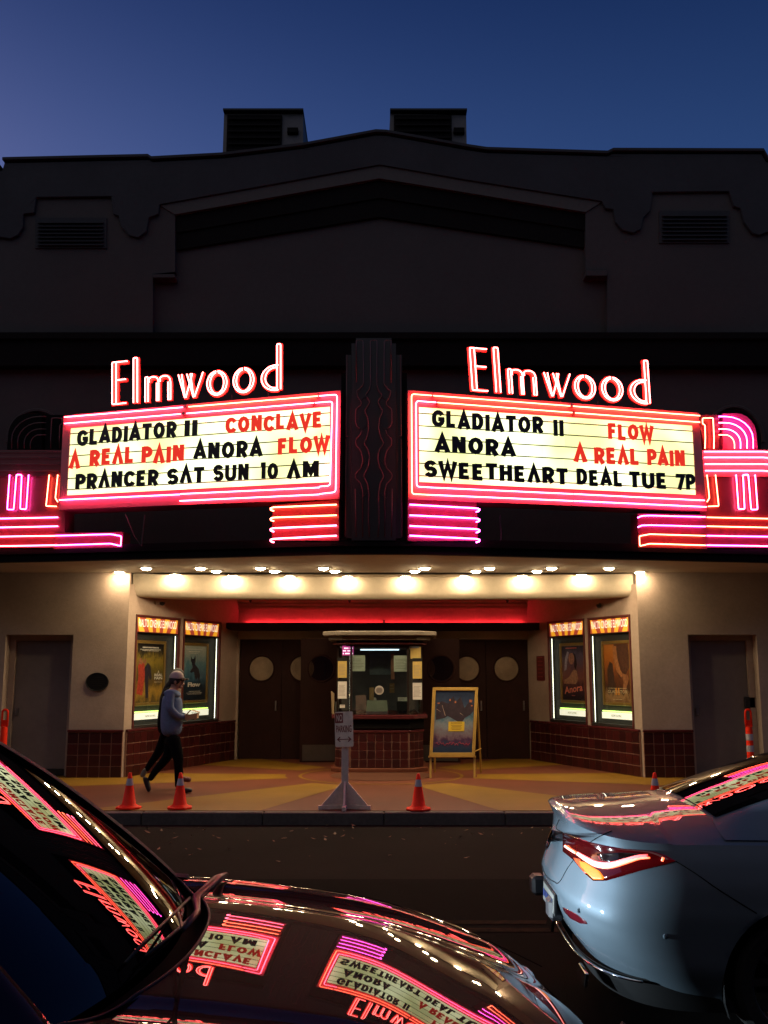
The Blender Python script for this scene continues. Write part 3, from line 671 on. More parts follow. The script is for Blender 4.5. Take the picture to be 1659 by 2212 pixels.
# left board
oT0, oT1 = (139,901), (728,852); iT0, iT1 = (139,915), (718,867)
ptube(PL, [oT0, ln(oT0,oT1,.435)], N_PINK, bl); ptube(PL, [ln(oT0,oT1,.455), ln(oT0,oT1,.93)], N_ORG, bl)
ptube(PL, [iT0, ln(iT0,iT1,.435)], N_PINK, bl); ptube(PL, [ln(iT0,iT1,.455), ln(iT0,iT1,.93)], N_PINK, bl)
ptube(PL, [ln(oT0,oT1,.935), oT1, (725,1063), (690,1067)], N_PINK, bl, n=.055); ptube(PL, [ln(iT0,iT1,.935), iT1, (713,1049), (690,1051)], N_PINK, bl, n=.055)
ptube(PL, [(128,1080),(388,1068)], N_ROSE, bl); ptube(PL, [(390,1067),(690,1053)], N_PINK, bl); ptube(PL, [(388,1082),(690,1068)], N_PINK, bl)
for t_ in (.445,.93): joint(PL, *ln(oT0,oT1,t_), bl); joint(PL, *ln(iT0,iT1,t_), bl)
# right board
oT0, oT1 = (889,851), (1512,898); iT0, iT1 = (899,866), (1512,912)
ptube(PR, [ln(oT0,oT1,.075), ln(oT0,oT1,.55)], N_ORG, br); ptube(PR, [ln(oT0,oT1,.56), oT1], N_ORG, br)
ptube(PR, [ln(iT0,iT1,.075), ln(iT0,iT1,.55)], N_ORG, br); ptube(PR, [ln(iT0,iT1,.56), iT1], N_ORG, br)
ptube(PR, [ln(oT0,oT1,.07), oT0, (890,1067), (932,1069)], N_ORG, br, n=.055); ptube(PR, [ln(iT0,iT1,.07), iT0, (900,1051), (932,1053)], N_PINK, br, n=.055)
ptube(PR, [(932,1053),(1238,1067)], N_PINK, br); ptube(PR, [(1240,1067),(1522,1081)], N_PINK, br)
ptube(PR, [(932,1069),(1238,1082)], N_PINK, br); ptube(PR, [(1240,1082),(1526,1095)], N_ROSE, br)
for t_ in (.073,.555): joint(PR, *ln(oT0,oT1,t_), br); joint(PR, *ln(iT0,iT1,t_), br)
# ------------------------------------------------------------------ ELMWOOD channel letters on top of each board
def el(p): return arc(*p)
def elm_glyphs():
    """(channel strokes [(pts, halfwidth, closed)], tube paths) in photo-zoom units, baseline h=0"""
    G = []
    def O(cx, w, h): 
        ch = [(arc(cx, h/2, w/2-19, h/2-13, 0, 345, 22), 23, True)]
        tb = [arc(cx, h/2, w/2-7, h/2-6, 95, 445, 22), arc(cx, h/2, w/2-32, h/2-17, 98, 440, 20)]; return ch, tb
    G.append(([([(150,0),(150,362)], 30, False), ([(150,349),(262,349)], 13, False), ([(150,205),(250,205)], 13, False), ([(150,14),(250,14)], 14, False)],
              [[(258,352),(134,352),(134,8),(248,10)], [(166,352),(166,14)], [(170,205),(246,205)]]))
    G.append(([([(325,0),(325,380)], 26, False)], [[(308,6),(308,372),(340,372),(340,6)]]))
    m_ch = [([(416,0),(416,212)], 20, False), ([(430,165)]+arc(470,165,42,38,150,20,6)+[(508,120),(508,0)], 18, False), ([(522,165)]+arc(560,165,42,38,150,20,6)+[(602,120),(602,0)], 18, False)]
    m_tb = [[(405,4),(405,205),(428,205),(428,4)], [(434,160)]+arc(468,170,42,34,150,10,6)+[(514,150),(514,4),(498,4),(498,150)], [(526,160)]+arc(562,170,44,34,150,10,6)+[(612,150),(612,4),(592,4),(592,150)]]
    G.append((m_ch, m_tb))
    G.append(([([(690,205),(738,0)], 19, False), ([(738,0),(800,205)], 9, False), ([(758,205),(808,0)], 19, False), ([(808,0),(880,205)], 9, False)],
              [[(676,200),(730,2),(704,200)], [(736,8),(790,200)], [(746,200),(800,2),(774,200)], [(808,8),(878,205)]]))
    G.append(O(992,176,208)); G.append(O(1210,182,212))
    G.append(([([(1500,0),(1500,385)], 26, False), (arc(1470,103,104,96,75,285,16)+[(1500,10)], 20, False)],
              [[(1484,6),(1484,376),(1514,376),(1514,6)], arc(1474,103,118,103,80,280,14)+[(1490,2)], arc(1470,103,82,84,80,280,12)]))
    return G
def left_map(P, g, h):   # zoom units -> (u,v) on the left sign plane
    return P.uv(205.3+g/3.787, 739.2+(515-.0935*(g-120)-h)/3.787, -.1)
def build_name(P, mapf, label, parent_loc):
    t = thing('name_sign', label, 'neon sign', parent_loc, 'Elmwood name signs above the reader boards')
    for ch, tb in elm_glyphs():
        g_ = MB(); w_ = MB()
        for k, (pts, hw, cl) in enumerate(ch):
            # back of the channel
            def M(x, y, n): u, v = mapf(x, y); return P.w(u, v, n)
            p2 = [Vector(p) for p in pts]; m_ = len(p2); L, Q = [], []
            for i in range(m_):
                if cl: d0, d1 = p2[i]-p2[i-1], p2[(i+1)%m_]-p2[i]
                else: d0 = p2[i]-p2[i-1] if i else p2[1]-p2[0]; d1 = p2[i+1]-p2[i] if i < m_-1 else p2[-1]-p2[-2]
                nn = Vector((-d0.normalized().y-d1.normalized().y, d0.normalized().x+d1.normalized().x)).normalized()
                L.append(p2[i]+nn*hw); Q.append(p2[i]-nn*hw)
            b = len(g_.v)
            for i in range(m_): g_.v += [tuple(M(*L[i], -.16+k*.002)), tuple(M(*Q[i], -.16+k*.002)), tuple(M(*L[i], -.20)), tuple(M(*Q[i], -.20))]
            for i in range(m_ if cl else m_-1):
                a, c = b+i*4, b+((i+1)%m_)*4; g_.f += [(a,a+1,c+1,c),(a+2,c+2,c+3,a+3),(a,c,c+2,a+2),(a+1,a+3,c+3,c+1)]
        L_ = g_.build('channel_letter', CHAN, t)
        for path in tb:
            p = roundp([Vector((a, b, 0)) for a, b in path], 9, 3) if len(path) > 2 and len(path) < 9 else [Vector((a, b, 0)) for a, b in path]
            MB().tube([M(q.x, q.y, -.125) for q in p], .0095, 6).build('neon_tube', N_LET, L_, smooth=True)
    # support bars down to the board
    for x_ in (150, 480, 800, 1100, 1400):
        u, v = mapf(x_, 6); MB().tube([P.w(u,v,-.19), P.w(u,v-.28,-.22)], .012, 5).build('bracket', BLACKM, t)
    return t
u_a, v_a = left_map(PL, 120, 0); u_b, v_b = left_map(PL, 1515, 0)
build_name(PL, lambda g_, h_: left_map(PL, g_, h_), 'left Elmwood name in white and red neon letters above the board that lists CONCLAVE', PL.w(u_a, v_a))
ru0, rv0 = PR.uv(985.6+115/3.564, 725.5+420/3.564, -.1); ru1, rv1 = PR.uv(985.6+1500/3.564, 725.5+521/3.564, -.1)
vslL = (v_b-v_a)/(u_b-u_a)
def right_map(g_, h_):
    u, v = left_map(PL, g_, h_); t_ = (u-u_a)/(u_b-u_a); hv = v-(v_a+(v_b-v_a)*t_)
    return ru0+(ru1-ru0)*t_, rv0+(rv1-rv0)*t_+hv*.97
build_name(PR, right_map, 'right Elmwood name in white and red neon letters above the board that lists SWEETHEART DEAL', PR.w(ru0, rv0))
# ------------------------------------------------------------------ centre pylon (unlit tubes)
YP = 13.62
def zp(x, y): return (698.2+x/4.617, 725.5+y/4.617)
def PY(pts, Y): return [atY(*zp(*p), Y) for p in pts]
pyl = thing('marquee_pylon', 'dark centre pylon with unlit wavy neon tubes between the two reader boards', 'pylon', atY(808,1168,YP))
PYM = mat('pylon enamel', (.008,.0065,.0075), .55, var=.15)
MB().prism(PY([(282,75),(725,75),(725,2040),(282,2040)], YP), (0,.5,0)).build('core', PYM, pyl)
MB().prism(PY([(325,22),(682,22),(682,80),(325,80)], YP+.06), (0,.4,0)).build('crown', PYM, pyl)
for a, b in ((225,280),(727,785)): MB().prism(PY([(a,190),(b,190),(b,2040),(a,2040)], YP+.05), (0,.45,0)).build('side_fin', PYM, pyl)
MB().prism(PY([(180,370),(835,370),(835,2150),(180,2150)], YP+.13), (0,.3,0)).build('back_plate', BLACK, pyl)
# raised scalloped relief
sc = [(340,120),(400,120),(400,480),(440,540),(500,600)]
def mir(p): return [(1007-a, b) for a, b in p]
T1 = [[(330,465),(330,60),(330,45),(390,45),(398,60),(402,480),(360,530),(330,548),(345,610),(380,660),(375,690),(325,730),(322,860),(335,900),(365,925)],
      [(505,45),(470,45),(472,300),(472,490),(455,540),(420,590),(465,660),(412,750),(445,820),(455,920),(440,1000),(405,1070),(450,1140),(462,1220),(445,1310),(400,1400),(440,1470),(455,1580),(450,1850),(462,2005)],
      [(385,940),(372,985),(325,1030),(325,1085),(375,1150),(397,1240),(375,1320),(322,1375),(322,1420),(375,1475),(393,1560),(393,2005)],
      [(318,1525),(328,2005)], [(238,190),(228,1000),(250,1000)], [(228,1030),(220,2000)]]
for p in T1:
    for q in (p, mir(p)):
        r_ = roundp([Vector((a,b,0)) for a, b in q], 18, 3); yy = YP-.03 if 282 < q[-1][0] < 725 else YP+.02
        MB().tube([atY(*zp(v.x, v.y), yy) for v in r_], .007, 5).build('unlit_tube', DEADT, pyl, smooth=True)
for s_ in (0, 1):
    for yy, w_ in ((585,1),(880,1.1),(1230,1.2),(1560,1)):
        pts = [(372+0, yy-60*w_), (420, yy-25), (432, yy), (420, yy+25), (372, yy+60*w_), (352, yy)]
        pts = pts if not s_ else mir(pts)
        MB().prism(PY(pts, YP-.012), (0,.02,0)).build('relief', PYM, pyl)
# ------------------------------------------------------------------ stripe cabinets under the boards + wings
def fpl(x0, x1):   # plane of the fascia section containing x0..x1
    for a, b in zip(CAN[:-1], CAN[1:]):
        if a[0] <= x0 and x1 <= b[0]+.01: return Plane((a[0],a[1]-.13),(b[0],b[1]-.13))
PW_R = Plane((5.2,14.58),(9,15.22)); PW_L = Plane((-9,15.22),(-5.25,14.58))
PSL = Plane((-2.6,14.07),(-.75,13.67)); PSR = Plane((.55,13.67),(2.5,14.07))
def stripes(P, label, x_in, x_out, ys_in, ys_out, mats_, box, hook):
    t = thing('stripe_sign', label, 'neon sign', P.px(*box[3]), 'neon stripe panels under the boards')
    q = quadpx(P, box, .03); MB().hexa(q, -P.N*.3).build('panel', REDM, t)
    for yi, yo, m_ in zip(ys_in, ys_out, mats_):
        pts = [P.px(x_in, yi, .10), P.px(x_out, yo, .10)]
        e = pts[-1]; d = 1 if x_out > x_in else -1
        pts += [e+P.U*d*.045+Vector((0,0,-.012)), e+P.U*d*.05-P.N*.05+Vector((0,0,-.03)), e+P.U*d*.01-P.N*.075+Vector((0,0,-.04))]
        MB().tube(roundp(pts, .03, 3), .0095, 6).build('neon_tube', m_, t, smooth=True)
stripes(PSL, 'four short orange and pink neon stripes under the left board', 727, 590, (1090,1113,1135,1157), (1096,1118,1141,1164), (N_ORG,N_ORG,N_PINK,N_PINK), [(589,1091),(732,1079),(732,1168),(587,1167)], 1)
stripes(PSR, 'four short magenta neon stripes under the right board', 885, 1030, (1090,1113,1136,1157), (1098,1120,1143,1164), (N_MAG,N_MAG,N_MAG,N_MAG), [(881,1079),(1030,1086),(1033,1168),(881,1169)], 1)
def wing(P, lab, X, lit_bands, flip):
    """X maps right-hand photo px to this side's px; ornament measured on the right wing"""
    t = thing('marquee_wing', lab, 'neon sign', P.px(X(1600), 1180), 'neon side wings of the marquee')
    def q(pts, n, dep, name, m_): 
        pp = [(X(a), b) for a, b in pts]; pp = pp if not flip else pp[::-1]
        return MB().prism([P.px(a, b, n) for a, b in pp], -P.N*dep).build(name, m_, t)
    q([(1512,1030),(1740,1030),(1740,1183),(1512,1183)], .02, .3, 'backing', REDM)
    q([(1512,972),(1745,972),(1745,1029),(1512,1029)], .05, .3, 'band_tray', PINKF if lit_bands else REDM)
    q([(1513,896),(1554,896),(1554,971),(1524,971),(1513,925)], .0, .2, 'post_tray', REDM if lit_bands else BLACK)
    fan = [(1562,971),(1562,893)]+[(1592+43*math.cos(R(a)), 945-52*math.sin(R(a))) for a in range(90,-1,-15)]+[(1637,971)]
    q(fan, .0, .2, 'fan_tray', mat('magenta lit tray', (.45,.06,.16), .4) if lit_bands else BLACK)  # tube glow is put into the tray colours; unlit wing gets darker ones
    def T(pts, m_, n=.07, rad=3): return ptube(P, [(X(a), b) for a, b in pts], m_, t, n=n, rad=rad)
    def Z(x, y): return (1368.9+x/5.717, 876.1+y/5.717)
    lit = lit_bands
    D = DEADT
    T([Z(880,530),Z(885,400),Z(880,240),Z(850,225),Z(850,155),Z(980,152),Z(992,400),Z(990,530)], N_ORG if lit else D)
    for (ex, ey, a_) in ((1475,135,0),(1400,212,1),(1320,290,2),(1245,362,3)):
        r_ = (ex-1130)*1.0; p = [Z(1050, ey)]+[Z(1130+r_*math.sin(R(a)), ey+ (530-ey)*(1-math.cos(R(a)))*.72) for a in range(0,91,15)]+[Z(ex,530)]
        T(p, (N_MAG if a_ == 0 else N_ROSE if a_ < 3 else N_ORG) if lit else D, rad=0)
    for y_, x_ in ((568,870),(640,870),(722,880),(803,885)):
        T([Z(x_,y_), Z(1600,y_), (1700, 876.1+(y_+22)/5.717)], N_PINK if lit else D, n=.09, rad=0)
    T([Z(905,855),Z(935,1140),Z(905,1190)], N_ORG, rad=2); T([Z(1010,855),Z(1050,1240),Z(920,1245)], N_ORG, rad=2)
    mm = N_ROSE if lit else N_MAG
    T([Z(1265,855),Z(1295,1280),Z(1370,1278),Z(1350,855),Z(1415,852),Z(1450,1285),Z(1530,1283),Z(1500,855)], mm, rad=3)
    for k, (y0, y1) in enumerate(((1380,1392),(1490,1502),(1607,1610),(1724,1727))):
        T([Z(905,y0), (1800, 876.1+(y1+22)/5.717)], (N_ORG, N_ORG, N_MAG, N_MAG)[k] if lit else (N_ROSE, N_ROSE, N_PINK, N_PINK)[k], n=.05, rad=0)
    return t
wing(PW_R, 'right neon wing with a quarter circle fan and lit pink bands at the photo edge', lambda x: x, True, False)
wing(PW_L, 'left neon wing with unlit dark bands above lit pink tube bars', lambda x: 1652-x, False, True)
# lower stripes continuing under the boards
def lower(P, lab, right):
    t = thing('stripe_sign', lab, 'neon sign', P.px(1450 if right else 200, 1180), 'neon stripe panels under the boards')
    X = (lambda x: x) if right else (lambda x: 1643-x)
    def Z(x, y): return (X(1368.9+x/5.717), 876.1+y/5.717)
    y0 = 1330 if right else 1560
    pts = [Z(48,y0),Z(905,y0+15),Z(905,1770),Z(60,1750)]; pts = pts if right else pts[::-1]
    MB().hexa([P.px(a, b, .025) for a, b in pts], -P.N*.25).build('panel', REDM, t)
    def T(p, m_): ptube(P, p, m_, t, n=.075, rad=3)
    if right:
        for dy, m_ in ((0,N_MAG),(118,N_MAG)): T([Z(50,1385+dy),Z(100,1362+dy),Z(200,1358+dy),Z(885,1376+dy)], m_)
    T([Z(885,1608),Z(200,1588),Z(70,1612),Z(75,1735),Z(200,1705),Z(890,1726)], N_ORG if right else N_MAG)
    return t
lower(Plane((2.5,14.07),(5.2,14.58)), 'orange and magenta neon stripes under the right end of the right board', True)
lower(Plane((-5.25,14.58),(-2.6,14.07)), 'rounded magenta neon loop under the left end of the left board', False)
# conduit drooping under the boards
for pts in ([(270,1112),(290,1160),(305,1180),(312,1112)], [(1080,1112),(1083,1160),(1079,1178)]):
    MB().tube([atY(a, b, 14.05) for a, b in pts], .012, 5).build('conduit', BLACKM, can)
# ------------------------------------------------------------------ soffit lamps
BULB = neon('warm lamp lens', (1,.76,.46), 215)
lamps = []
rows_ = {13.95+.9: [], }
front = [315,433,562,699,918,1058,1192,1316]; mid = [467,593,723,896,1028,1160]; back = [258,378,502,626,751,876,1003,1128,1256,1382]
def lampY(kind, px):
    if kind == 'back':
        x = (px-829)/560; return 16.40 if abs(x) > .95 else YF+.12+.62*(1-abs(x)**2.6) - .125
    return {'front': 15.75, 'mid': 16.2}[kind]
proto = None; names = {'front': 'front row', 'mid': 'middle row', 'back': 'row against the bulkhead'}
ordn = ['first','second','third','fourth','fifth','sixth','seventh','eighth','ninth','tenth']
for kind, xs in (('front', front), ('mid', mid), ('back', back)):
    for i, px_ in enumerate(xs):
        Y = lampY(kind, px_); X_ = atY(px_, 1238, Y).x
        lab = '%s lit soffit lamp from the left in the %s' % (ordn[i], names[kind])
        if proto is None:
            proto = thing('soffit_lamp', lab, 'lamp', (X_, Y, ZSOF), 'warm lamps under the canopy')
            MB().lathe([(.082,0),(.115,0),(.118,-.012),(.095,-.016),(.082,-.012)], (X_,Y,ZSOF), 20, cap=False).build('trim_ring', ALU, proto, smooth=True)
            MB().lathe([(.080,-.004),(.074,-.020),(.055,-.032),(.028,-.040),(.001,-.042)], (X_,Y,ZSOF), 16, cap=False).build('lamp_lens', BULB, proto, smooth=True)
            P0 = proto; base = (X_, Y, ZSOF)
        else: copy_tree(P0, (X_-base[0], Y-base[1], 0), lab)
# ================================================================== poster cases
GOLD = mat('gold poster frame', (.30,.19,.05), .35, metal=.4, var=.1)
CASEB = mat('grey case lining', (.03,.03,.028), .6, var=.08, vscale=8)
TUBEW = neon('fluorescent tube', (1,.98,.74), 4)
DIMT = mat('white shelf', (.5,.52,.45), .6)
PRN_W = mat('printed white', (.75,.73,.68), .6); PRN_B = mat('printed black', (.02,.018,.02), .6); PRN_R = mat('printed maroon', (.22,.015,.02), .6)
def header_mat():
    """backlit transparency: sunburst stripes in yellow and brick red (flat print), object-space"""
    m = mat('backlit sunburst print', (.5,.3,.1), .4); return m
HY = mat('backlit yellow print', (.6,.35,.05), .4, emit=(1,.42,.02), es=.72); HR = mat('backlit brick print', (.4,.08,.03), .4, emit=(.42,.05,.03), es=.6)
HW = mat('backlit white lettering', (.8,.8,.7), .4, emit=(1,.90,.70), es=1.0)
def poster_print(mname, ramps, seed, scale=(2.2,1.2), light=0):
    """generic painted poster ground: colours blended by height (object-space z) and broken up by noise"""
    if mname in MATS: return MATS[mname]
    m = mat(mname, (.2,.2,.2), .35, coat=.3); n = m.node_tree; b = n.nodes['Principled BSDF']
    tc = n.nodes.new('ShaderNodeTexCoord'); sp = n.nodes.new('ShaderNodeSeparateXYZ'); n.links.new(tc.outputs['Generated'], sp.inputs[0])
    no = n.nodes.new('ShaderNodeTexNoise'); no.inputs['Scale'].default_value = scale[0]*3; no.inputs['Detail'].default_value = 7; no.inputs['Roughness'].default_value = .7
    mp = n.nodes.new('ShaderNodeMapping'); mp.inputs['Location'].default_value = (seed, seed, seed); n.links.new(tc.outputs['Generated'], mp.inputs[0]); n.links.new(mp.outputs[0], no.inputs['Vector'])
    ad = n.nodes.new('ShaderNodeMath'); ad.operation = 'MULTIPLY_ADD'; ad.inputs[1].default_value = .55; ad.inputs[2].default_value = -.27; n.links.new(no.outputs['Fac'], ad.inputs[0])
    a2 = n.nodes.new('ShaderNodeMath'); a2.operation = 'ADD'; n.links.new(ad.outputs[0], a2.inputs[0]); n.links.new(sp.outputs['Z'], a2.inputs[1])
    cr = n.nodes.new('ShaderNodeValToRGB'); cr.color_ramp.elements.remove(cr.color_ramp.elements[0])
    first = True
    for pos, c in ramps:
        if first: e = cr.color_ramp.elements[0]; e.position = pos; first = False
        else: e = cr.color_ramp.elements.new(pos)
        e.color = (*c, 1)
    n.links.new(a2.outputs[0], cr.inputs[0]); n.links.new(cr.outputs[0], b.inputs['Base Color']); return m
def blob(mb, P, pts, n): 
    mb.add([P.w(u, v, n) for u, v in pts], [tuple(range(len(pts)))])
def flip_pts(pts, f): return [(1-a, b) for a, b in pts] if f else pts
POST = {
 'pain': dict(ramps=[(0,(.10,.07,.02)),(.18,(.40,.24,.04)),(.34,(.10,.06,.02)),(.55,(.13,.10,.02)),(.72,(.28,.20,.03)),(.86,(.05,.04,.02)),(.95,(.012,.010,.010))],
              shapes=[((.42,.05,.03),[(.05,.15),(.10,.45),(.07,.62),(.16,.70),(.30,.66),(.33,.45),(.26,.12)]), ((.025,.02,.035),[(.30,.58),(.42,.68),(.52,.62),(.58,.40),(.52,.38),(.46,.46),(.48,.08),(.38,.07),(.34,.40)]),
                      ((.30,.13,.07),[(.08,.66),(.10,.74),(.17,.76),(.24,.70),(.20,.64)]), ((.26,.12,.07),[(.24,.66),(.28,.74),(.36,.73),(.36,.66)])],
              text=[('A',.82,.50,.045,None,.02),('REAL',.82,.445,.045,.30,.03),('PAIN',.82,.39,.045,.30,.03),(None,.5,.925,.020,.6,0),(None,.5,.895,.010,.75,0),(None,.5,.875,.010,.6,0),(None,.82,.34,.007,.28,0)], tc='PRN_W'),
 'flow': dict(ramps=[(0,(.012,.018,.03)),(.25,(.02,.035,.06)),(.45,(.06,.16,.26)),(.65,(.10,.25,.32)),(.85,(.33,.42,.40)),(1,(.45,.50,.45))],
              shapes=[((.02,.016,.03),[(.30,.82),(.36,.76),(.44,.76),(.50,.83),(.52,.72),(.50,.66),(.66,.58),(.74,.44),(.70,.36),(.62,.42),(.56,.36),(.50,.44),(.46,.52),(.34,.50),(.28,.52),(.40,.60),(.36,.68),(.31,.72)])],
              text=[('Flow',.47,.25,.085,.55,.04),(None,.45,.93,.010,.7,0),(None,.45,.885,.014,.5,0),(None,.45,.86,.008,.35,0),(None,.5,.16,.008,.5,0),(None,.5,.13,.008,.7,0),(None,.5,.11,.006,.6,0)], tc='PRN_W'),
 'anora': dict(ramps=[(0,(.02,.012,.02)),(.2,(.05,.02,.035)),(.4,(.20,.07,.06)),(.6,(.14,.06,.08)),(.8,(.10,.08,.14)),(1,(.03,.025,.05))],
              shapes=[((.36,.17,.12),[(.30,.78),(.36,.86),(.48,.87),(.56,.80),(.55,.72),(.48,.66),(.38,.66),(.33,.70)]), ((.03,.015,.02),[(.52,.88),(.62,.84),(.68,.66),(.62,.56),(.54,.62),(.58,.76)]),
                      ((.34,.17,.11),[(.05,.36),(.30,.42),(.52,.56),(.66,.54),(.72,.38),(.60,.30),(.30,.30),(.08,.30)]), ((.32,.30,.42),[(.16,.78),(.26,.90),(.34,.88),(.26,.74),(.20,.56),(.10,.54)])],
              text=[('Anora',.50,.15,.13,.80,.02),(None,.45,.95,.018,.5,0),(None,.5,.08,.012,.16,0)], tc='PRN_P'),
 'glad': dict(ramps=[(0,(.20,.10,.04)),(.10,(.34,.20,.09)),(.22,(.05,.02,.012)),(.5,(.20,.06,.02)),(.75,(.42,.13,.02)),(1,(.50,.17,.03))],
              shapes=[((.09,.035,.02),[(.40,.99),(.95,.99),(.98,.60),(.80,.45),(.60,.40),(.45,.60)]), ((.36,.14,.05),[(.36,.97),(.50,.96),(.52,.78),(.62,.56),(.72,.48),(.66,.42),(.50,.52),(.38,.70)]),
                      ((.30,.12,.05),[(.68,.50),(.90,.46),(.94,.40),(.78,.16),(.68,.18),(.74,.34)]), ((.06,.03,.02),[(.12,.55),(.22,.70),(.34,.66),(.40,.30),(.36,.15),(.14,.15)])],
              text=[('GLADIATOR',.50,.155,.055,.75,.01),('II',.50,.13,.12,.16,.03),(None,.5,.045,.010,.35,0),(None,.3,.235,.008,.3,0),(None,.7,.235,.008,.3,0)], tc='PRN_G'),
}
TXT = {'PRN_W': PRN_W, 'PRN_P': mat('pink script print', (.75,.22,.16), .5), 'PRN_G': mat('pale gold print', (.6,.5,.3), .5)}
def poster_case(P, C, far_right, key, case_label, poster_label):
    u0, u1 = C; v0, v1 = VC0, VC1; D = -.11; WC = u1-u0
    t = thing('poster_case', case_label, 'poster case', P.w((u0+u1)/2, v0, 0), 'illuminated poster cases')
    g = MB(); e = .002
    g.pbox(P, u0+e, u1-e, v0+e, v1-e, D-.02, D)                      # back
    g.build('case_back', CASEB, t)
    for nm, (a,b,c,d_) in (('side_panel',(u0+e,u0+.02,v0+e,v1-e)),('side_panel',(u1-.02,u1-e,v0+e,v1-e)),('case_top',(u0+.022,u1-.022,v1-.02,v1-e))):
        MB().pbox(P, a, b, c, d_, D+.002, -.02).build(nm, mat('black case side', (.02,.02,.02), .7), t)
    MB().pbox(P, u0+.022, u1-.022, v0+e, v0+.03, D+.002, -.02).build('case_floor', DIMT, t)
    for a,b,c,d_ in ((u0-.0,u0+.035,v0,v1),(u1-.035,u1,v0,v1),(u0+.036,u1-.036,v0,v0+.045),(u0+.036,u1-.036,v1-.03,v1)):
        MB().pbox(P, a, b, c, d_, -.018, .018).build('frame', mat('maroon case frame', (.10,.02,.018), .4) if d_-c < .5 and c > v0+.5 else ALU if c == v0 and d_ < v0+.1 else mat('maroon case frame', (.10,.02,.018), .4), t)
    # sunburst header
    hh = .27; h0, h1 = v1-.03-hh, v1-.032
    hb = MB().pbox(P, u0+.036, u1-.036, h0, h1, -.06, -.012).build('header_box', mat('maroon case frame', (.1,.02,.018), .4), t)
    uc = (u0+u1)/2; w2 = (u1-u0)/2-.05; cv = h0-.55; nst = 13
    A0 = math.atan2(w2, h0+.02-cv)*1.35
    for i in range(nst):
        a0, a1 = -A0+2*A0*i/nst, -A0+2*A0*(i+1)/nst
        q = []
        for a, v in ((a0,h0+.015),(a1,h0+.015),(a1,h1-.012),(a0,h1-.012)):
            q.append((uc+max(-w2, min(w2, math.tan(a)*(v-cv))), v))
        if abs(q[0][0]-q[1][0]) < .002 and abs(q[2][0]-q[3][0]) < .002: continue
        MB().add([P.w(u, v, -.009) for u, v in q], [(0,1,2,3)]).build('print_ray', HY if i % 2 == 0 else HR, hb)
    tb = MB(); put_text(tb, 'RIALTO CINEMAS ELMWOOD', P, uc, h0+hh*.36, .135, -.005, width=w2*1.84, bold=0)
    tb.build('header_lettering', HW, hb)
    # tubes and lit strip
    ut = u1-.055 if far_right else u0+.055
    MB().tube([P.w(ut, v0+.06, -.05), P.w(ut, h0-.03, -.05)], .0055, 8).build('fluorescent_tube', TUBEW, t)
    # poster
    s = .0; up0, up1 = u0+.10, u1-.10
    if far_right: up0, up1 = u0+.14, u0+.25+WC*.60
    else: up0, up1 = u1-.25-WC*.60, u1-.14
    pv0, pv1 = v0+.36, v1-.33-.10
    MB().pbox(P, up0, up1, v0+.13, v0+.24, D+.005, D+.06).build('now_playing_box', mat('backlit strip', (.7,.7,.6), .5, emit=(.95,.92,.70), es=1.0), t)
    tb = MB(); put_text(tb, 'NOW PLAYING', P, (up0+up1)/2, v0+.165, .04, D+.063, width=.30, bold=.01); tb.build('strip_lettering', mat('grey lettering', (.2,.18,.16), .5), t)
    MB().tube([P.w(up0, v0+.26, D+.04), P.w(up1, v0+.26, D+.04)], .008, 6).build('strip_light', neon('green white strip', (.55,1,.12), 3), t)
    p = thing('movie_poster', poster_label, 'poster', P.w((up0+up1)/2, pv0, D+.01), 'framed film posters')
    f = .055
    for a,b,c,d_ in ((up0,up0+f,pv0,pv1),(up1-f,up1,pv0,pv1),(up0+f,up1-f,pv0,pv0+f),(up0+f,up1-f,pv1-f,pv1)):
        MB().pbox(P, a+.0005, b-.0005, c, d_, D+.004, D+.035).build('frame', GOLD, p, bevel=.006)
    d = POST[key]; a, b, c, e2 = up0+f, up1-f, pv0+f, pv1-f
    MB().pbox(P, a, b, c, e2, D+.004, D+.012).build('print', poster_print('poster ground '+key, d['ramps'], len(key)+a), p)
    for k, (col, pts) in enumerate(d['shapes']):
        pp = [(a+(b-a)*x, c+(e2-c)*y) for x, y in pts]
        mm = mat('poster tone %s %d' % (key, k), col, .4, var=.35, vscale=22, coat=.3)
        MB().add([P.w(x, y, D+.0135+k*.0008) for x, y in pp], [tuple(range(len(pp)))]).build('figure_print', mm, p)
    for s_, x, y, h, w, bold in d['text']:
        if s_ is None:      # credits too small to read: a row of short dashes
            tb = MB(); n_ = max(3, int(w*22)); W2 = w*(b-a)
            for q in range(n_):
                u_0 = a+(b-a)*x-W2/2+W2*q/n_; tb.add([P.w(uu, vv, D+.020) for uu, vv in ((u_0, c+(e2-c)*y), (u_0+W2/n_*random.uniform(.5,.9), c+(e2-c)*y), (u_0+W2/n_*.8, c+(e2-c)*(y+h)), (u_0, c+(e2-c)*(y+h)))], [(0,1,2,3)])
            tb.build('credit_print', TXT[d['tc']], p); continue
        tb = MB(); put_text(tb, s_, P, a+(b-a)*x, c+(e2-c)*y, h*(e2-c), D+.020, width=w*(b-a) if w else None, bold=bold, tilt=.12 if key == 'anora' and h > .1 else 0)
        m_ = TXT[d['tc']] if s_ != 'II' else mat('orange print', (.6,.25,.03), .5)
        tb.build('title_print', m_, p)
    # front glass
    MB().pbox(P, u0+.036, u1-.036, v0+.046, h0-.002, -.016, -.012).build('front_glass', glass('case glass', (.97,.98,.97), .0), t)
poster_case(PLW, CL[0], True, 'pain', 'leftmost poster case, holding the A REAL PAIN poster', 'gold framed A REAL PAIN poster in yellow and brown')
poster_case(PLW, CL[1], True, 'flow', 'second poster case from the left, behind the walking man', 'gold framed Flow poster in pale blue and black')
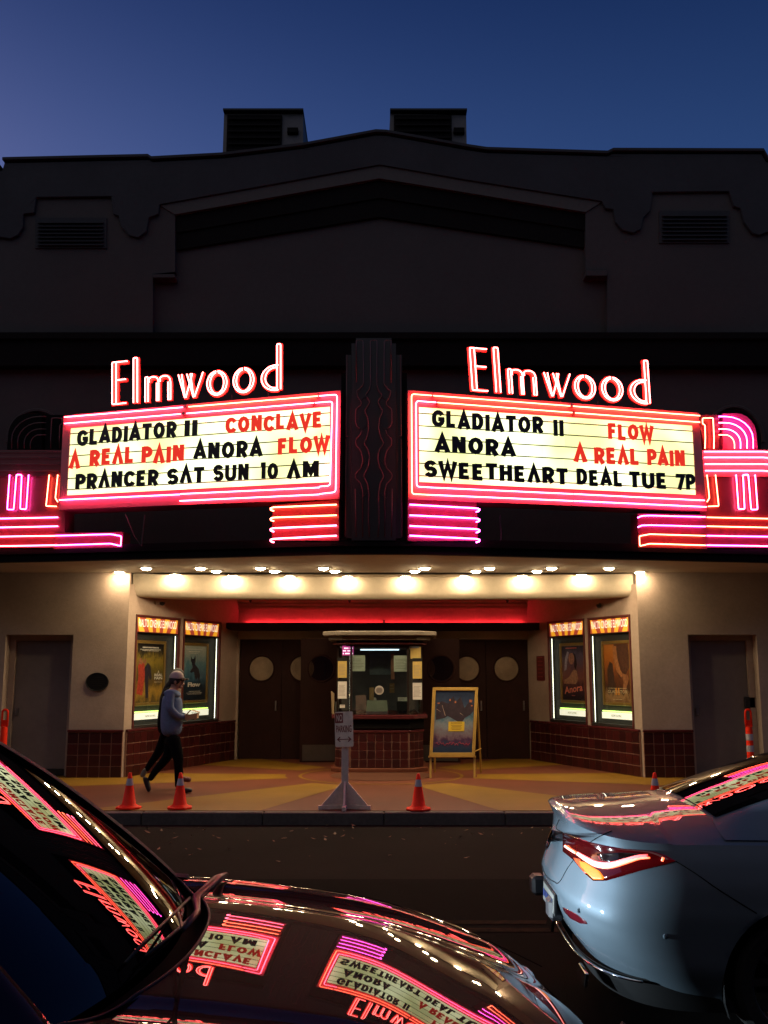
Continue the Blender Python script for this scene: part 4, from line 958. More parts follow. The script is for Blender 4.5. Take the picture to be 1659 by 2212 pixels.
poster_case(PRW, CR[0], False, 'anora', 'third poster case, nearest the doors on the right wall', 'gold framed Anora poster with pink script title')
poster_case(PRW, CR[1], False, 'glad', 'rightmost poster case, next to the outer pier', 'gold framed GLADIATOR poster in orange and brown')
# round bulb reflectors etc on walls
pq = atY(210, 1473, YF-.02)
pl_ = thing('wall_plaque', 'dark oval bronze plaque on the left pier beside the service door', 'plaque', pq)
BRZ = mat('dark bronze', (.012,.012,.010), .45, metal=.5, var=.2)
MB().add([(pq.x+.19*math.cos(R(a)), y, pq.z+.155*math.sin(R(a))) for y in (YF-.03, YF-.001) for a in range(0,360,12)],
         [tuple(range(30)), tuple(range(59,29,-1))]+[(i,i+30,(i+1)%30+30,(i+1)%30) for i in range(30)]).build('plate', BRZ, pl_)
MB().tube([(pq.x+.183*math.cos(R(a)), YF-.032, pq.z+.148*math.sin(R(a))) for a in range(0,360,12)], .008, 5, closed=True).build('rim', BRZ, pl_, smooth=True)
for i in range(5): MB().box(pq.x-.12+abs(i-2)*.02,pq.x+.12-abs(i-2)*.02,YF-.034,YF-.031,pq.z+.07-i*.034,pq.z+.078-i*.034).build('raised_line', mat('worn bronze', (.03,.028,.02), .4, metal=.6), pl_)
PRS = PRW; u_, v_ = PRS.uv(1170,1443); 
rp = thing('notice_plaque', 'small maroon notice plate on the wall left of the right poster cases', 'notice', PRS.w(u_,v_))
u0_, _ = PRS.uv(1161,1443); u1_, _ = PRS.uv(1177,1443)
MB().pbox(PRS, u0_, u1_, PRS.uv(1168,1470)[1], PRS.uv(1168,1417)[1], .001, .02).build('plate', mat('maroon notice', (.10,.012,.012), .5), rp)
for i in range(6): MB().pbox(PRS, u0_+.05, u1_-.05, v_+.20-i*.075, v_+.212-i*.075, .0205, .022).build('printed_line', mat('faint red print', (.25,.05,.04), .5), rp)
for (x, y, P, lab) in ((340,1303,PLW,'small dark dome camera high on the left wall'),(1297,1309,PRW,'small dark dome camera high on the right wall')):
    u, v = P.uv(x, y); c = P.w(u, v, .03); t = thing('security_camera', lab, 'camera', c)
    MB().pbox(P, u-.10, u+.02, v-.03, v+.05, .001, .04).build('bracket', CREAM, t, bevel=.008)
    MB().lathe([(.045,.02),(.05,0),(.035,-.03),(.001,-.042)], P.w(u+.05, v+.0, .07), 14).build('dome', BLACKM, t, smooth=True)
for i, x in enumerate((541, 755, 1096)):
    c = atY(x, 1308+i*2, YD-1.2); c.z = LOBC
    t = thing('sprinkler_head', ('leftmost','middle','rightmost')[i]+' ceiling sprinkler in the red glow above the doors', 'sprinkler', c, 'ceiling sprinklers')
    MB().lathe([(.03,0),(.03,-.05),(.014,-.06),(.014,-.10)], c, 10).build('pipe', CREAM, t); MB().lathe([(.014,-.101),(.032,-.115),(.02,-.15),(.004,-.16)], c, 10).build('spray_head', BLACKM, t)
# ================================================================== ticket booth
BX = -.08; YB = 17.43
def bz(y): return atY(829, y, YB).z
Z_S = bz(1553); Z_S1 = bz(1544); Z_H = bz(1396); Z_C = bz(1383)
BCAN = mat('booth canopy paint', (.13,.105,.08), .6, var=.1)
bo = thing('ticket_booth', 'octagonal tiled ticket booth with glass windows and flat canopy between the doors', 'kiosk', (BX, YB+.6, ZS))
xf0, xf1 = atY(757.6,1600,YB).x, atY(882,1600,YB).x; xs0, xs1 = xf0-.25, xf1+.25
PTS = [(xs0,YB+1.3),(xs0,YB+.28),(xf0,YB),(xf1,YB),(xs1,YB+.28),(xs1,YB+1.3)]
def off(pts, d):
    c = Vector(((xf0+xf1)/2, YB+.7)); out = []
    for p in pts: v = Vector(p)-c; out.append((c.x+v.x*(1+d/max(.3,abs(v.x)) if abs(v.x)>.01 else 1), c.y+v.y+(-d if v.y < 0 else d)))
    return out
MB().prism([(x,y,ZS) for x,y in off(PTS,.10)], (0,0,.07)).build('plinth', BRN, bo, bevel=.01)
MB().prism([(x,y,ZS+.071) for x,y in PTS], (0,0,Z_S-.01-ZS-.071)).build('base_wall', MAROON, bo)
nrow = 5; hrow = (Z_S-.24-ZS-.075)/4
for (a, b) in ((1,2),(2,3),(3,4),(0,1)):
    P = Plane(PTS[a], PTS[b]); dado(P, .0, P.L, 4, hrow, ZS+.075, .026, .145, name='tile_panel', parent=bo)
MB().prism([(x,y,Z_S-.0) for x,y in off(PTS,.10)], (0,0,Z_S1-Z_S)).build('counter_ledge', TCAP, bo, bevel=.01)
MB().prism([(x,y,Z_S-.16) for x,y in off(PTS,.035)], (0,0,.15)).build('counter_apron', BLACK, bo)
for x, y in PTS[1:5]:
    MB().box(x-.018,x+.018,y-.0,y+.04,Z_S1,Z_H).build('mullion', mat('dark bronze metal', (.05,.035,.03), .3, metal=.7), bo)
MB().prism([(x,y,Z_H) for x,y in off(PTS,.03)], (0,0,Z_C-Z_H)).build('header_trim', MAROON, bo)
MB().prism([(x,y,Z_H+.03) for x,y in off(PTS,.09)], (0,0,.03)).build('header_moulding', TCAP, bo, bevel=.008)
z2 = bz(1374)
MB().prism([(x,y,Z_C) for x,y in off(PTS,.16)], (0,0,z2-Z_C)).build('canopy_step', BCAN, bo, bevel=.01)
MB().prism([(x,y,z2) for x,y in off(PTS,.26)], (0,0,bz(1364)-z2)).build('canopy', BCAN, bo, bevel=.015)
GB = glass('booth glass', (.80,.86,.84), .02)
for a, b in ((1,2),(2,3),(3,4)):
    P = Plane(PTS[a], PTS[b]); MB().pbox(P, .02, P.L-.02, Z_S1+.001, Z_H-.001, -.025, -.018).build('window_glass', GB, bo)
MB().prism([(x,y,Z_S1+.002) for x,y in off(PTS,-.06)], (0,0,.02)).build('desk', MAROON, bo)
MB().box(xs0+.03,xs1-.03,YB+1.22,YB+1.26,Z_S1+.03,Z_H-.002).build('back_wall', mat('booth back wall', (.05,.05,.055), .7, var=.2), bo)
MB().box(xs0+.05,xs1-.05,YB+.05,YB+1.2,Z_H-.03,Z_H-.005).build('booth_ceiling', mat('booth ceiling', (.2,.22,.26), .7), bo)
def B(px, py, dy=0): return atY(px, py, YB+dy)
PF = Plane((xf0, YB), (xf1, YB))
def zz(x, y): return (684.5+x/4.489, 1341.5+y/4.489)     # crop of the booth
def sheet(t_label, x0, x1, y0, y1, m, cat='notice', nm='paper_notice', lines=5, dy=.035, title=None, lw=None, grp='paper notices in the booth window', lm=None, thick=.003):
    a, b = atY(*zz(x0, y1), YB+dy), atY(*zz(x1, y0), YB+dy)
    t = thing(nm, t_label, cat, ((a.x+b.x)/2, YB+dy, a.z), grp)
    MB().box(a.x,b.x,YB+dy,YB+dy+thick,a.z,b.z).build('sheet', m, t)
    H = b.z-a.z; W_ = b.x-a.x; lm = lm or mat('grey print', (.25,.2,.18), .7)
    PP = Plane((a.x, YB+dy), (b.x, YB+dy))
    for i in range(lines):
        v = b.z-H*(.22+.66*i/max(1,lines)); k = .34+.1*random.random()
        MB().pbox(PP, W_*(.5-k), W_*(.5+k*random.uniform(.5,1)), v-.006, v, .0006, .0012).build('printed_line', lm, t)
    if title: tb = MB(); put_text(tb, title, PP, W_/2, b.z-H*.14, H*.08, .0014, width=W_*.8, bold=.01); tb.build('printed_title', lm, t)
    return t
YPAP = mat('yellow paper', (.50,.36,.10), .7, var=.06); WP = WHITE
sheet('square white notice taped left of centre in the booth window', 330, 468, 333, 486, WP, lines=7)
sheet('square white notice taped right of centre in the booth window', 747, 884, 335, 490, WP, lines=7)
sheet('pale blue grey poster hanging in the centre of the booth', 512, 715, 320, 520, mat('blue grey paper', (.10,.13,.17), .7, var=.3, vscale=6), lines=0, dy=.5)
sheet('narrow pink list hanging beside the right notice in the booth', 718, 752, 320, 565, mat('pinkish paper', (.30,.13,.09), .7, var=.2, vscale=9), lines=3, dy=.25)
sheet('framed yellow price list, upper left of the booth window', 203, 290, 388, 550, YPAP, lines=8, dy=.01, thick=.01)
sheet('framed white listing, lower left of the booth window', 203, 290, 585, 752, WP, lines=9, dy=.01, thick=.01)
sheet('framed yellow price list, upper right of the booth window', 930, 1018, 392, 558, YPAP, lines=8, dy=.01, thick=.01)
sheet('framed white listing, lower right of the booth window', 930, 1018, 598, 762, WP, lines=9, dy=.01, thick=.01)
for x0, x1, y0, y1 in ((200,294,356,388),(200,294,565,585),(926,1022,360,392),(926,1022,575,598)):
    a, b = atY(*zz(x0,y1),YB+.008), atY(*zz(x1,y0),YB+.008); MB().box(a.x,b.x,YB+.006,YB+.02,a.z,b.z).build('notice_holder', BLACKM, bo)
sheet('tall amber paper in the top right corner of the booth window', 908, 1008, 250, 365, YPAP, lines=0, dy=.06)
sheet('small white card low on the right of the booth window', 785, 874, 740, 775, WP, lines=2, dy=.2)
sheet('small white card behind the no parking sign in the booth', 222, 272, 812, 842, WP, lines=1, dy=.05)
sheet('brown wooden panel inside the booth, left of the speaker disc', 508, 552, 645, 765, mat('brown board', (.26,.15,.07), .6, var=.1), cat='panel', nm='wooden_panel', lines=0, dy=.3)
sheet('amber card inside the booth, right of the speaker disc', 705, 752, 605, 695, mat('amber card', (.16,.09,.03), .6, var=.2), lines=2, dy=.35)
# counter tray plate, terminal, stickers
a, b = atY(*zz(475,905),YB+.03), atY(*zz(690,770),YB+.03)
t = thing('counter_tray', 'pale metal deal tray standing behind the booth glass at the counter', 'tray', ((a.x+b.x)/2, YB+.05, a.z)); MB().prism([(a.x,YB+.03,a.z+.004),(b.x,YB+.03,a.z+.004),(b.x-.02,YB+.10,b.z),(a.x+.02,YB+.10,b.z)], (0,.01,0)).build('plate', mat('greenish steel', (.20,.20,.16), .45, var=.15), t)
MB().box(a.x,b.x,YB+.02,YB+.029,a.z+.004,a.z+.05).build('lip', ALU, t)
a, b = atY(*zz(775,905),YB+.15), atY(*zz(885,780),YB+.15)
t = thing('card_terminal', 'black ticket computer on the right of the booth counter', 'computer', ((a.x+b.x)/2, YB+.2, a.z))
MB().box(a.x,b.x,YB+.15,YB+.19,a.z+.05,b.z).build('screen', BLACKM, t, bevel=.008); MB().box(a.x+.03,b.x-.03,YB+.17,YB+.28,Z_S1+.023,a.z+.06).build('stand', BLACKM, t)
MB().tube([B(880,1545,.1), B(895,1530,.1), B(905,1540,.1)], .012, 5).build('cable', BLACKM, t)
c = atY(*zz(605,672), YB+.02)
t = thing('speak_through_disc', 'round metal speak-through disc in the middle of the booth glass', 'speaker disc', c)
MB().lathe([(.0,-.012),(.072,-.012),(.080,0),(.0,.0)], c, 26, 'y', cap=False).build('disc', mat('pale metal disc', (.55,.50,.45), .35, metal=.3), t)
for i in range(5):
    w = .055*math.sqrt(1-((i-2)/3)**2); MB().box(c.x-w,c.x+w,c.y-.016,c.y-.0125,c.z+.034-i*.017-.003,c.z+.034-i*.017+.003).build('slot', BLACKM, t)
MB().tube([(xf0+.15,YB+.5,Z_H-.05),(xf1-.15,YB+.5,Z_H-.05)], .012, 6).build('ceiling_tube', neon('cool booth tube', (.7,.85,1), 2.6), bo)
# LED sign
a, b = atY(*zz(246,332),YB+.04), atY(*zz(357,240),YB+.04)
t = thing('led_sign', 'small purple LED ticker at the top left of the booth window', 'LED sign', ((a.x+b.x)/2, YB+.04, a.z))
MB().box(a.x,b.x,YB+.04,YB+.07,a.z,b.z).build('panel', mat('magenta LED panel', (.2,.03,.12), .5, emit=(.50,.04,.22), es=.8), t)
PP = Plane((a.x,YB+.04),(b.x,YB+.04))
for i, s_ in enumerate(('LA BOHEME, MAY 4', 'THE MAGIC FLUTE', 'ON SALE TODAY')[:3]):
    pass
tb = MB()
for i in range(3):
    v = b.z-(b.z-a.z)*(.32+.28*i)
    for k in range(9): 
        u = (b.x-a.x)*(.06+.1*k); tb.pbox(PP, u, u+(b.x-a.x)*.07, v, v+.022, .001, .003) if (i*9+k*7) % 5 else None
tb.build('lit_characters', mat('white LEDs', (.8,.8,.8), .5, emit=(.95,.85,1), es=1.3), t)
# items on the desk inside
t = thing('menu_holder', 'tan paper folder leaning outside the left edge of the booth', 'folder', atY(712,1545,YB+.35))
a = atY(710,1550,YB+.25); MB().prism([(xs0-.10,YB+.5,Z_S1+.003),(xs0-.06,YB+.32,Z_S1+.003),(xs0-.06,YB+.32,Z_S1+.36),(xs0-.12,YB+.5,Z_S1+.40)], (-.01,0,0)).build('folder_leaf', mat('tan card', (.30,.22,.12), .7), t)
for i, (x, y, h, m) in enumerate(((455,560,.10,WHITE),(540,600,.16,mat('pale figurine', (.35,.3,.25), .5)),(640,600,.12,GOLD))):
    c = atY(*zz(560+i*50-50, 900), YB+.8); c.z = Z_S1+.023
    t = thing('desk_clutter', ('white paper cup','pale vase with a round top','gold canister')[i]+' on the shelf inside the booth', 'booth item', c)
    MB().lathe([(.03,0),(.04,h),(.03,h*1.5),(.02,h*1.6)], c, 12).build('item_body', m, t, smooth=True)
c = atY(*zz(320,716), YB+.3); t = thing('booth_bulb', 'tiny warm pilot light inside the left of the booth', 'light', c)
MB().lathe([(.004,-.02),(.015,-.01),(.015,.01),(.004,.02)], c, 8).build('bulb_glass', neon('tiny warm bulb', (1,.55,.15), .9), t)
MB().tube([c+Vector((0,0,-.02)), (c.x,c.y,Z_S1+.02)], .006, 5).build('lamp_stem', BLACKM, t)
# ================================================================== A-frame easel
OAK = mat('yellow varnished wood', (.40,.24,.045), .4, var=.12, vscale=9)
def E(x, y): return (917.2+x/10.096, 1464.8+y/10.096)
YE0, YE1 = 16.45, 16.78
zt = atY(*E(180,210), YE1).z; zb = atY(*E(100,1700), YE0+.08).z
ez = thing('easel_sign', 'yellow wooden easel sign holding a blue film poster, right of the booth', 'easel', (atY(975,1682,YE0).x, YE0, ZS))
xa, xb = atY(*E(178,210), YE1).x, atY(*E(1168,210), YE1).x; xc, xd = atY(*E(103,1710), YE0+.08).x, atY(*E(1098,1735), YE0+.08).x
def EP(s, t_): # s across 0..1, t_ up 0..1 in the board plane
    l = Vector((xc, YE0+.09, zb)).lerp(Vector((xa, YE1, zt)), t_); r = Vector((xd, YE0+.09, zb)).lerp(Vector((xb, YE1, zt)), t_); return l.lerp(r, s)
en = (EP(1,0)-EP(0,0)).cross(EP(0,1)-EP(0,0)).normalized()
def epoly(pts, n0, n1, name, m, parent, bevel=0): return MB().prism([EP(a,b)+en*n1 for a,b in pts], -en*(n1-n0)).build(name, m, parent, bevel=bevel)
fs, fv = .068, .045
epoly([(0,0),(1,0),(1-fs,fv),(fs,fv)], 0, .03, 'frame', OAK, ez, .003); epoly([(1,0),(1,1),(1-fs,1-fv),(1-fs,fv)], 0, .03, 'frame', OAK, ez, .003)
epoly([(1,1),(0,1),(fs,1-fv),(1-fs,1-fv)], 0, .03, 'frame', OAK, ez, .003); epoly([(0,1),(0,0),(fs,fv),(fs,1-fv)], 0, .03, 'frame', OAK, ez, .003)
epoly([(-.02,-.02),(1.02,-.02),(1.02,.0),(-.02,.0)], -.02, .045, 'ledge', OAK, ez)
for s in (.01, .97):
    p = EP(s, -.02); q = Vector((p.x-.01+ (.0), YE0, ZS)); MB().hexa([q, q+Vector((.035,0,0)), p+Vector((.035,0,0)), p], (0,.03,0)).build('leg', OAK, ez)
pt = EP(.97,.97); q = atY(1039,1653,17.3); MB().tube([pt-en*.04, (q.x,17.3,ZS+.01)], .018, 5).build('leg', OAK, ez)
pt = EP(.03,.97); MB().tube([pt-en*.04, (pt.x+.03,17.3,ZS+.01)], .018, 5).build('leg', OAK, ez)
MB().tube([EP(.97,.06)-en*.01, (q.x-.01,17.15,ZS+.42)], .01, 5).build('brace', OAK, ez)
ep = thing('easel_poster', 'dark blue film poster with red script and a yellow ticket card on the easel', 'poster', EP(.5,0))
epoly([(fs+.004,fv+.003),(1-fs-.004,fv+.003),(1-fs-.004,1-fv-.003),(fs+.004,1-fv-.003)], .002, .008, 'print', poster_print('poster ground easel', [(0,(.012,.025,.055)),(.12,(.02,.035,.07)),(.20,(.07,.02,.06)),(.30,(.17,.12,.14)),(.45,(.20,.23,.25)),(.58,(.07,.15,.20)),(.72,(.03,.05,.09)),(1,(.012,.02,.045))], 4.2), ep)
epoly([(.10,.52),(.30,.55),(.36,.58),(.52,.52),(.66,.47),(.74,.55),(.86,.60),(.92,.66),(.92,.72),(.84,.80),(.72,.70),(.62,.86),(.52,.78),(.46,.88),(.36,.76),(.20,.80),(.10,.70)], .0085, .010, 'figure_print', mat('poster dark figures', (.025,.012,.02), .5, var=.5, vscale=14), ep)
for (a,b,c,d_) in ((.38,.80,.41,.83),(.50,.77,.53,.80),(.82,.78,.88,.82),(.86,.72,.90,.74),(.12,.76,.17,.775)): epoly([(a,b),(c,b),(c,d_),(a,d_)], .0105, .011, 'light_print', mat('poster warm lights', (.40,.12,.04), .5, var=.4, vscale=12), ep)
for (a,b,c,d_) in ((.30,.58,.22,.74),(.10,.68,.20,.64),(.62,.62,.70,.585)): epoly([(a,b),(a+.012,b+.004),(c+.006,d_),(c,d_)], .0105, .011, 'light_print', mat('poster pale lines', (.35,.25,.18), .5), ep)
PE = Plane((EP(0,0).x,0),(EP(1,0).x,0)); 
tb = MB()
for q in range(9): tb.tube([EP(.13+.083*q+.083*k/6, .175+.016*math.sin(k*1.05+q)+.012*math.sin(q*2.3))+en*.0115 for k in range(7)], .0045, 4)
tb.build('title_print', mat('red script print', (.35,.02,.05), .5), ep)
ya = [(.385,.355),(.735,.355),(.735,.495),(.385,.495)]; epoly(ya, .0115, .014, 'ticket_card', mat('yellow card', (.62,.42,.02), .6), ep)
tb = MB()
for q in range(8): tb.add([EP(x, y)+en*.0146 for x, y in ((.44+.03*q,.468),(.462+.03*q,.468),(.462+.03*q,.482),(.44+.03*q,.482))], [(0,1,2,3)])
for i in range(4): tb.add([EP(x, y)+en*.0146 for x, y in ((.44+.02*(i%2),.445-.02*i),(.68-.02*(i%2),.445-.02*i),(.68-.02*(i%2),.439-.02*i),(.44+.02*(i%2),.439-.02*i))], [(0,1,2,3)])
tb.build('card_print', mat('brown print', (.16,.08,.01), .6), ep)
# ================================================================== no parking sign on a wooden tripod
GWD = mat('grey weathered wood', (.66,.52,.45), .8, var=.15, vscale=14, bump=.3)
def S4(x, y): return (684.5+x/6.065, 1505.8+y/6.065)   # crop 1000..1400 x 2200..2600, 4.1475/src
YN = 12.80
ns = thing('no_parking_sign', 'white NO PARKING sign on a grey wooden post with triangular feet at the kerb', 'sign', (atY(*S4(360,1450), YN).x, YN, ZS))
cx_ = atY(*S4(375,1450), YN).x
top = atY(*S4(370,655), YN); 
MB().prism([(cx_-.055,YN-.02,ZS+.02),(cx_+.035,YN-.02,ZS+.02),(top.x+.045,YN-.01,top.z+.25),(top.x-.045,YN-.01,top.z+.25)], (0,.04,0)).build('post', GWD, ns, bevel=.004)
hz = atY(*S4(400,1100), YN).z
for ang, L_ in ((0-14,.30),(180+14,.30),(-90,.22),(90,.26)):
    d_ = Vector((math.cos(R(ang)), math.sin(R(ang)), 0)); c_ = Vector((cx_-.01, YN, ZS)); n_ = Vector((-d_.y, d_.x, 0))*.012
    MB().prism([c_+d_*.03+Vector((0,0,.055))-n_, c_+d_*L_+Vector((0,0,.055))-n_, c_+d_*.03+Vector((0,0,hz-ZS))-n_], n_*2).build('gusset', GWD, ns)
    e_ = c_+d_*(L_+.04); MB().hexa([c_+n_*2.2, e_+n_*2.2, e_-n_*2.2, c_-n_*2.2], (0,0,.052)).build('foot', GWD, ns, bevel=.003)
sa, sb = atY(*S4(245,200), YN-.03), atY(*S4(485,640), YN-.03)
PS = Plane((sa.x, YN-.035+.02), (sb.x, YN-.035-.02))
W_ = sb.x-sa.x; z0, z1 = atY(*S4(300,650),YN).z, atY(*S4(300,190),YN).z
rad = .02; q = []
for cx2, cz2, a0 in ((W_-rad,z1-rad,0),(rad,z1-rad,90),(rad,z0+rad,180),(W_-rad,z0+rad,270)):
    for a in (0,30,60,90): q.append((cx2+rad*math.cos(R(a0+a)), cz2+rad*math.sin(R(a0+a))))
tilt = -.03
def SP(u, v, n): return PS.w(u+(v-z0)*-.03, v+(u-W_/2)*.04, n)
MB().prism([SP(a, b, .004) for a, b in q], -PS.N*.004).build('sign_plate', mat('worn white enamel sign', (.92,.74,.60), .35, var=.18, vscale=9, coat=.3), ns)
SR = mat('sign red paint', (.25,.03,.025), .5, var=.15)
MB().add([SP(a,b,.0055) for a,b in ((.004,z1-.14),(W_*.46,z1-.14),(W_*.46,z1-.015),(.004,z1-.015))], [(0,1,2,3)]).build('red_block', SR, ns)
def sign_text(s_, u, v, h, w, m, n):
    vs_, f_ = text_mesh(s_, bold=.02); xs = [a[0] for a in vs_]; tb = MB(); tb.add([SP(u+w*(a[0]-min(xs))/(max(xs)-min(xs)), v+a[1]/.72*h, n) for a in vs_], f_); tb.build('lettering', m, ns)
sign_text('NO', W_*.10, z1-.118, .085, W_*.32, mat('worn white enamel sign', (.5,.47,.45), .35), .0065)
sign_text('PARKING', W_*.07, z1-.255, .085, W_*.84, SR, .0055)
za = z0+.095; tb = MB(); tb.add([SP(a,b,.0055) for a,b in ((.04,za-.004),(W_-.04,za-.004),(W_-.04,za+.004),(.04,za+.004))], [(0,1,2,3)])
for s_ in (0, 1):
    f = (lambda u: u) if not s_ else (lambda u: W_-u)
    tb.add([SP(f(a),b,.0057) for a,b in ((.025,za),(.062,za+.034),(.072,za+.026),(.044,za))], [(0,1,2,3)]); tb.add([SP(f(a),b,.0059) for a,b in ((.025,za),(.062,za-.034),(.072,za-.026),(.044,za))], [(0,1,2,3)])
tb.build('arrow', SR, ns)
# ================================================================== traffic cones
ORG = mat('orange cone plastic', (.95,.035,.010), .5, var=.08, vscale=8, spec=.15); CREF = mat('grey reflective collar', (.42,.40,.44), .4, var=.15, vscale=20)
def cone(px, py, label, Y=None, base_label=None):
    c = atZ(px, py-3, ZS) if Y is None else Vector((atY(px, py, Y).x, Y, ZS)); c.z = ZS
    t = thing('traffic_cone', label, 'traffic cone', c, 'orange traffic cones along the kerb')
    return c, t
def cone_parts(c, t):
    H = .445; N8 = 8
    MB().prism([(c.x+.165*math.cos(R(a+22.5)), c.y+.165*math.sin(R(a+22.5)), c.z+.002) for a in range(0,360,45)], (0,0,.028)).build('base', ORG, t, bevel=.007)
    def rad(h): return .098-.078*(h/H)
    MB().lathe([(.125,.031),(.108,.045),(rad(.06),.06),(rad(.29),.29),(rad(.36),.36),(rad(.445),.44),(.012,.447)], c, 22).build('cone_body', ORG, t, smooth=True, angle=50)
    MB().lathe([(rad(.29)+.0015,.29),(rad(.375)+.0015,.375)], c, 22, cap=False).build('reflective_collar', CREF, t, smooth=True)
cs = [(278,1750,'leftmost orange cone at the kerb behind the walking man',None),(388,1750,'orange cone at the kerb under the man\'s front leg',None),(904,1753,'orange cone at the kerb right of the no parking sign',None),(1417,1745,'orange cone mostly hidden behind the silver car',12.8)]
c0, t0_ = cone(*cs[0][:3]); cone_parts(c0, t0_)
for px_, py_, lab, Y_ in cs[1:]:
    c = atZ(px_, py_-3, ZS) if Y_ is None else Vector((atY(px_, py_, Y_).x, Y_, ZS)); k = copy_tree(t0_, c-c0, lab, rotz=random.uniform(0,1.5))
# ================================================================== delineator posts
def delineator(x, Y, label, striped):
    t = thing('delineator_post', label, 'delineator', (x, Y, ZS), 'orange delineator posts'); H = 1.13
    MB().lathe([(.19,.002),(.19,.03),(.11,.07),(.06,.085)], (x,Y,ZS), 18).build('rubber_base', BLACKM, t, smooth=True, angle=40)
    MB().lathe([(.055,.08),(.055,.80),(.050,.83),(.050,.845)], (x,Y,ZS), 18).build('post', ORG, t, smooth=True, angle=40)
    loop = [(x+.045*math.cos(R(a)), Y, ZS+H-.06+.045*math.sin(R(a))) for a in range(0,181,20)]
    MB().tube([(x+.045,Y,ZS+.845)]+loop+[(x-.045,Y,ZS+.845)], .018, 8).build('handle', ORG, t, smooth=True)
    MB().box(x-.03,x+.03,Y-.008,Y+.008,ZS+.85,ZS+.95).build('handle_web', ORG, t)
    if striped:
        for z in (.68,.50): MB().lathe([(.0565,z-.05),(.0565,z+.05)], (x,Y,ZS), 18, cap=False).build('reflective_band', CREF, t, smooth=True)
delineator(atY(1617,1560,16.1).x, 16.1, 'orange delineator post with grey bands beside the right service door', True)
delineator(atY(10,1560,16.1).x, 16.1, 'plain orange delineator post at the left photo edge', False)
# ================================================================== cars
def sm(t): t = max(0, min(1, t)); return t*t*(3-2*t)
def interp(tab, x):
    if x <= tab[0][0]: return tab[0][1]
    for (a, b), (c, d) in zip(tab[:-1], tab[1:]):
        if x <= c:
            t = (x-a)/(c-a); return b+(d-b)*t
    return tab[-1][1]
def smooth_interp(tab, x):
    """Catmull-Rom through the table"""
    n = len(tab)
    if x <= tab[0][0]: return tab[0][1]
    if x >= tab[-1][0]: return tab[-1][1]
    i = max(k for k in range(n-1) if tab[k][0] <= x)
    x0, y0 = tab[i]; x1, y1 = tab[i+1]
    m0 = (y1-tab[i-1][1])/(x1-tab[i-1][0]) if i else (y1-y0)/(x1-x0)
    m1 = (tab[i+2][1]-y0)/(tab[i+2][0]-x0) if i+2 < n else (y1-y0)/(x1-x0)
    h = x1-x0; t = (x-x0)/h
    return y0*(2*t**3-3*t*t+1)+m0*h*(t**3-2*t*t+t)+y1*(-2*t**3+3*t*t)+m1*h*(t**3-t*t)
def carpaint(name, col, metal=.3, rough=.35, flake=.1, coat=1, cr=.015, spec=.5):
    m = mat(name, col, rough, metal=metal, var=flake, vscale=900, coat=coat, spec=spec, var2=.06, v2scale=3); m.node_tree.nodes['Principled BSDF'].inputs['Coat Roughness'].default_value = cr
    return m
TINT = mat('dark tinted car glass', (.002,.002,.0025), .3, coat=1, spec=.0); TINT.node_tree.nodes['Principled BSDF'].inputs['Coat Roughness'].default_value = .0
RUB = mat('black rubber trim', (.010,.010,.011), .55); TYRE = mat('tyre rubber', (.018,.018,.018), .8, bump=.3, bscale=60)
RIM = mat('alloy rim', (.30,.31,.33), .3, metal=.9, var=.08); CHR = mat('chrome', (.6,.6,.6), .08, metal=1)
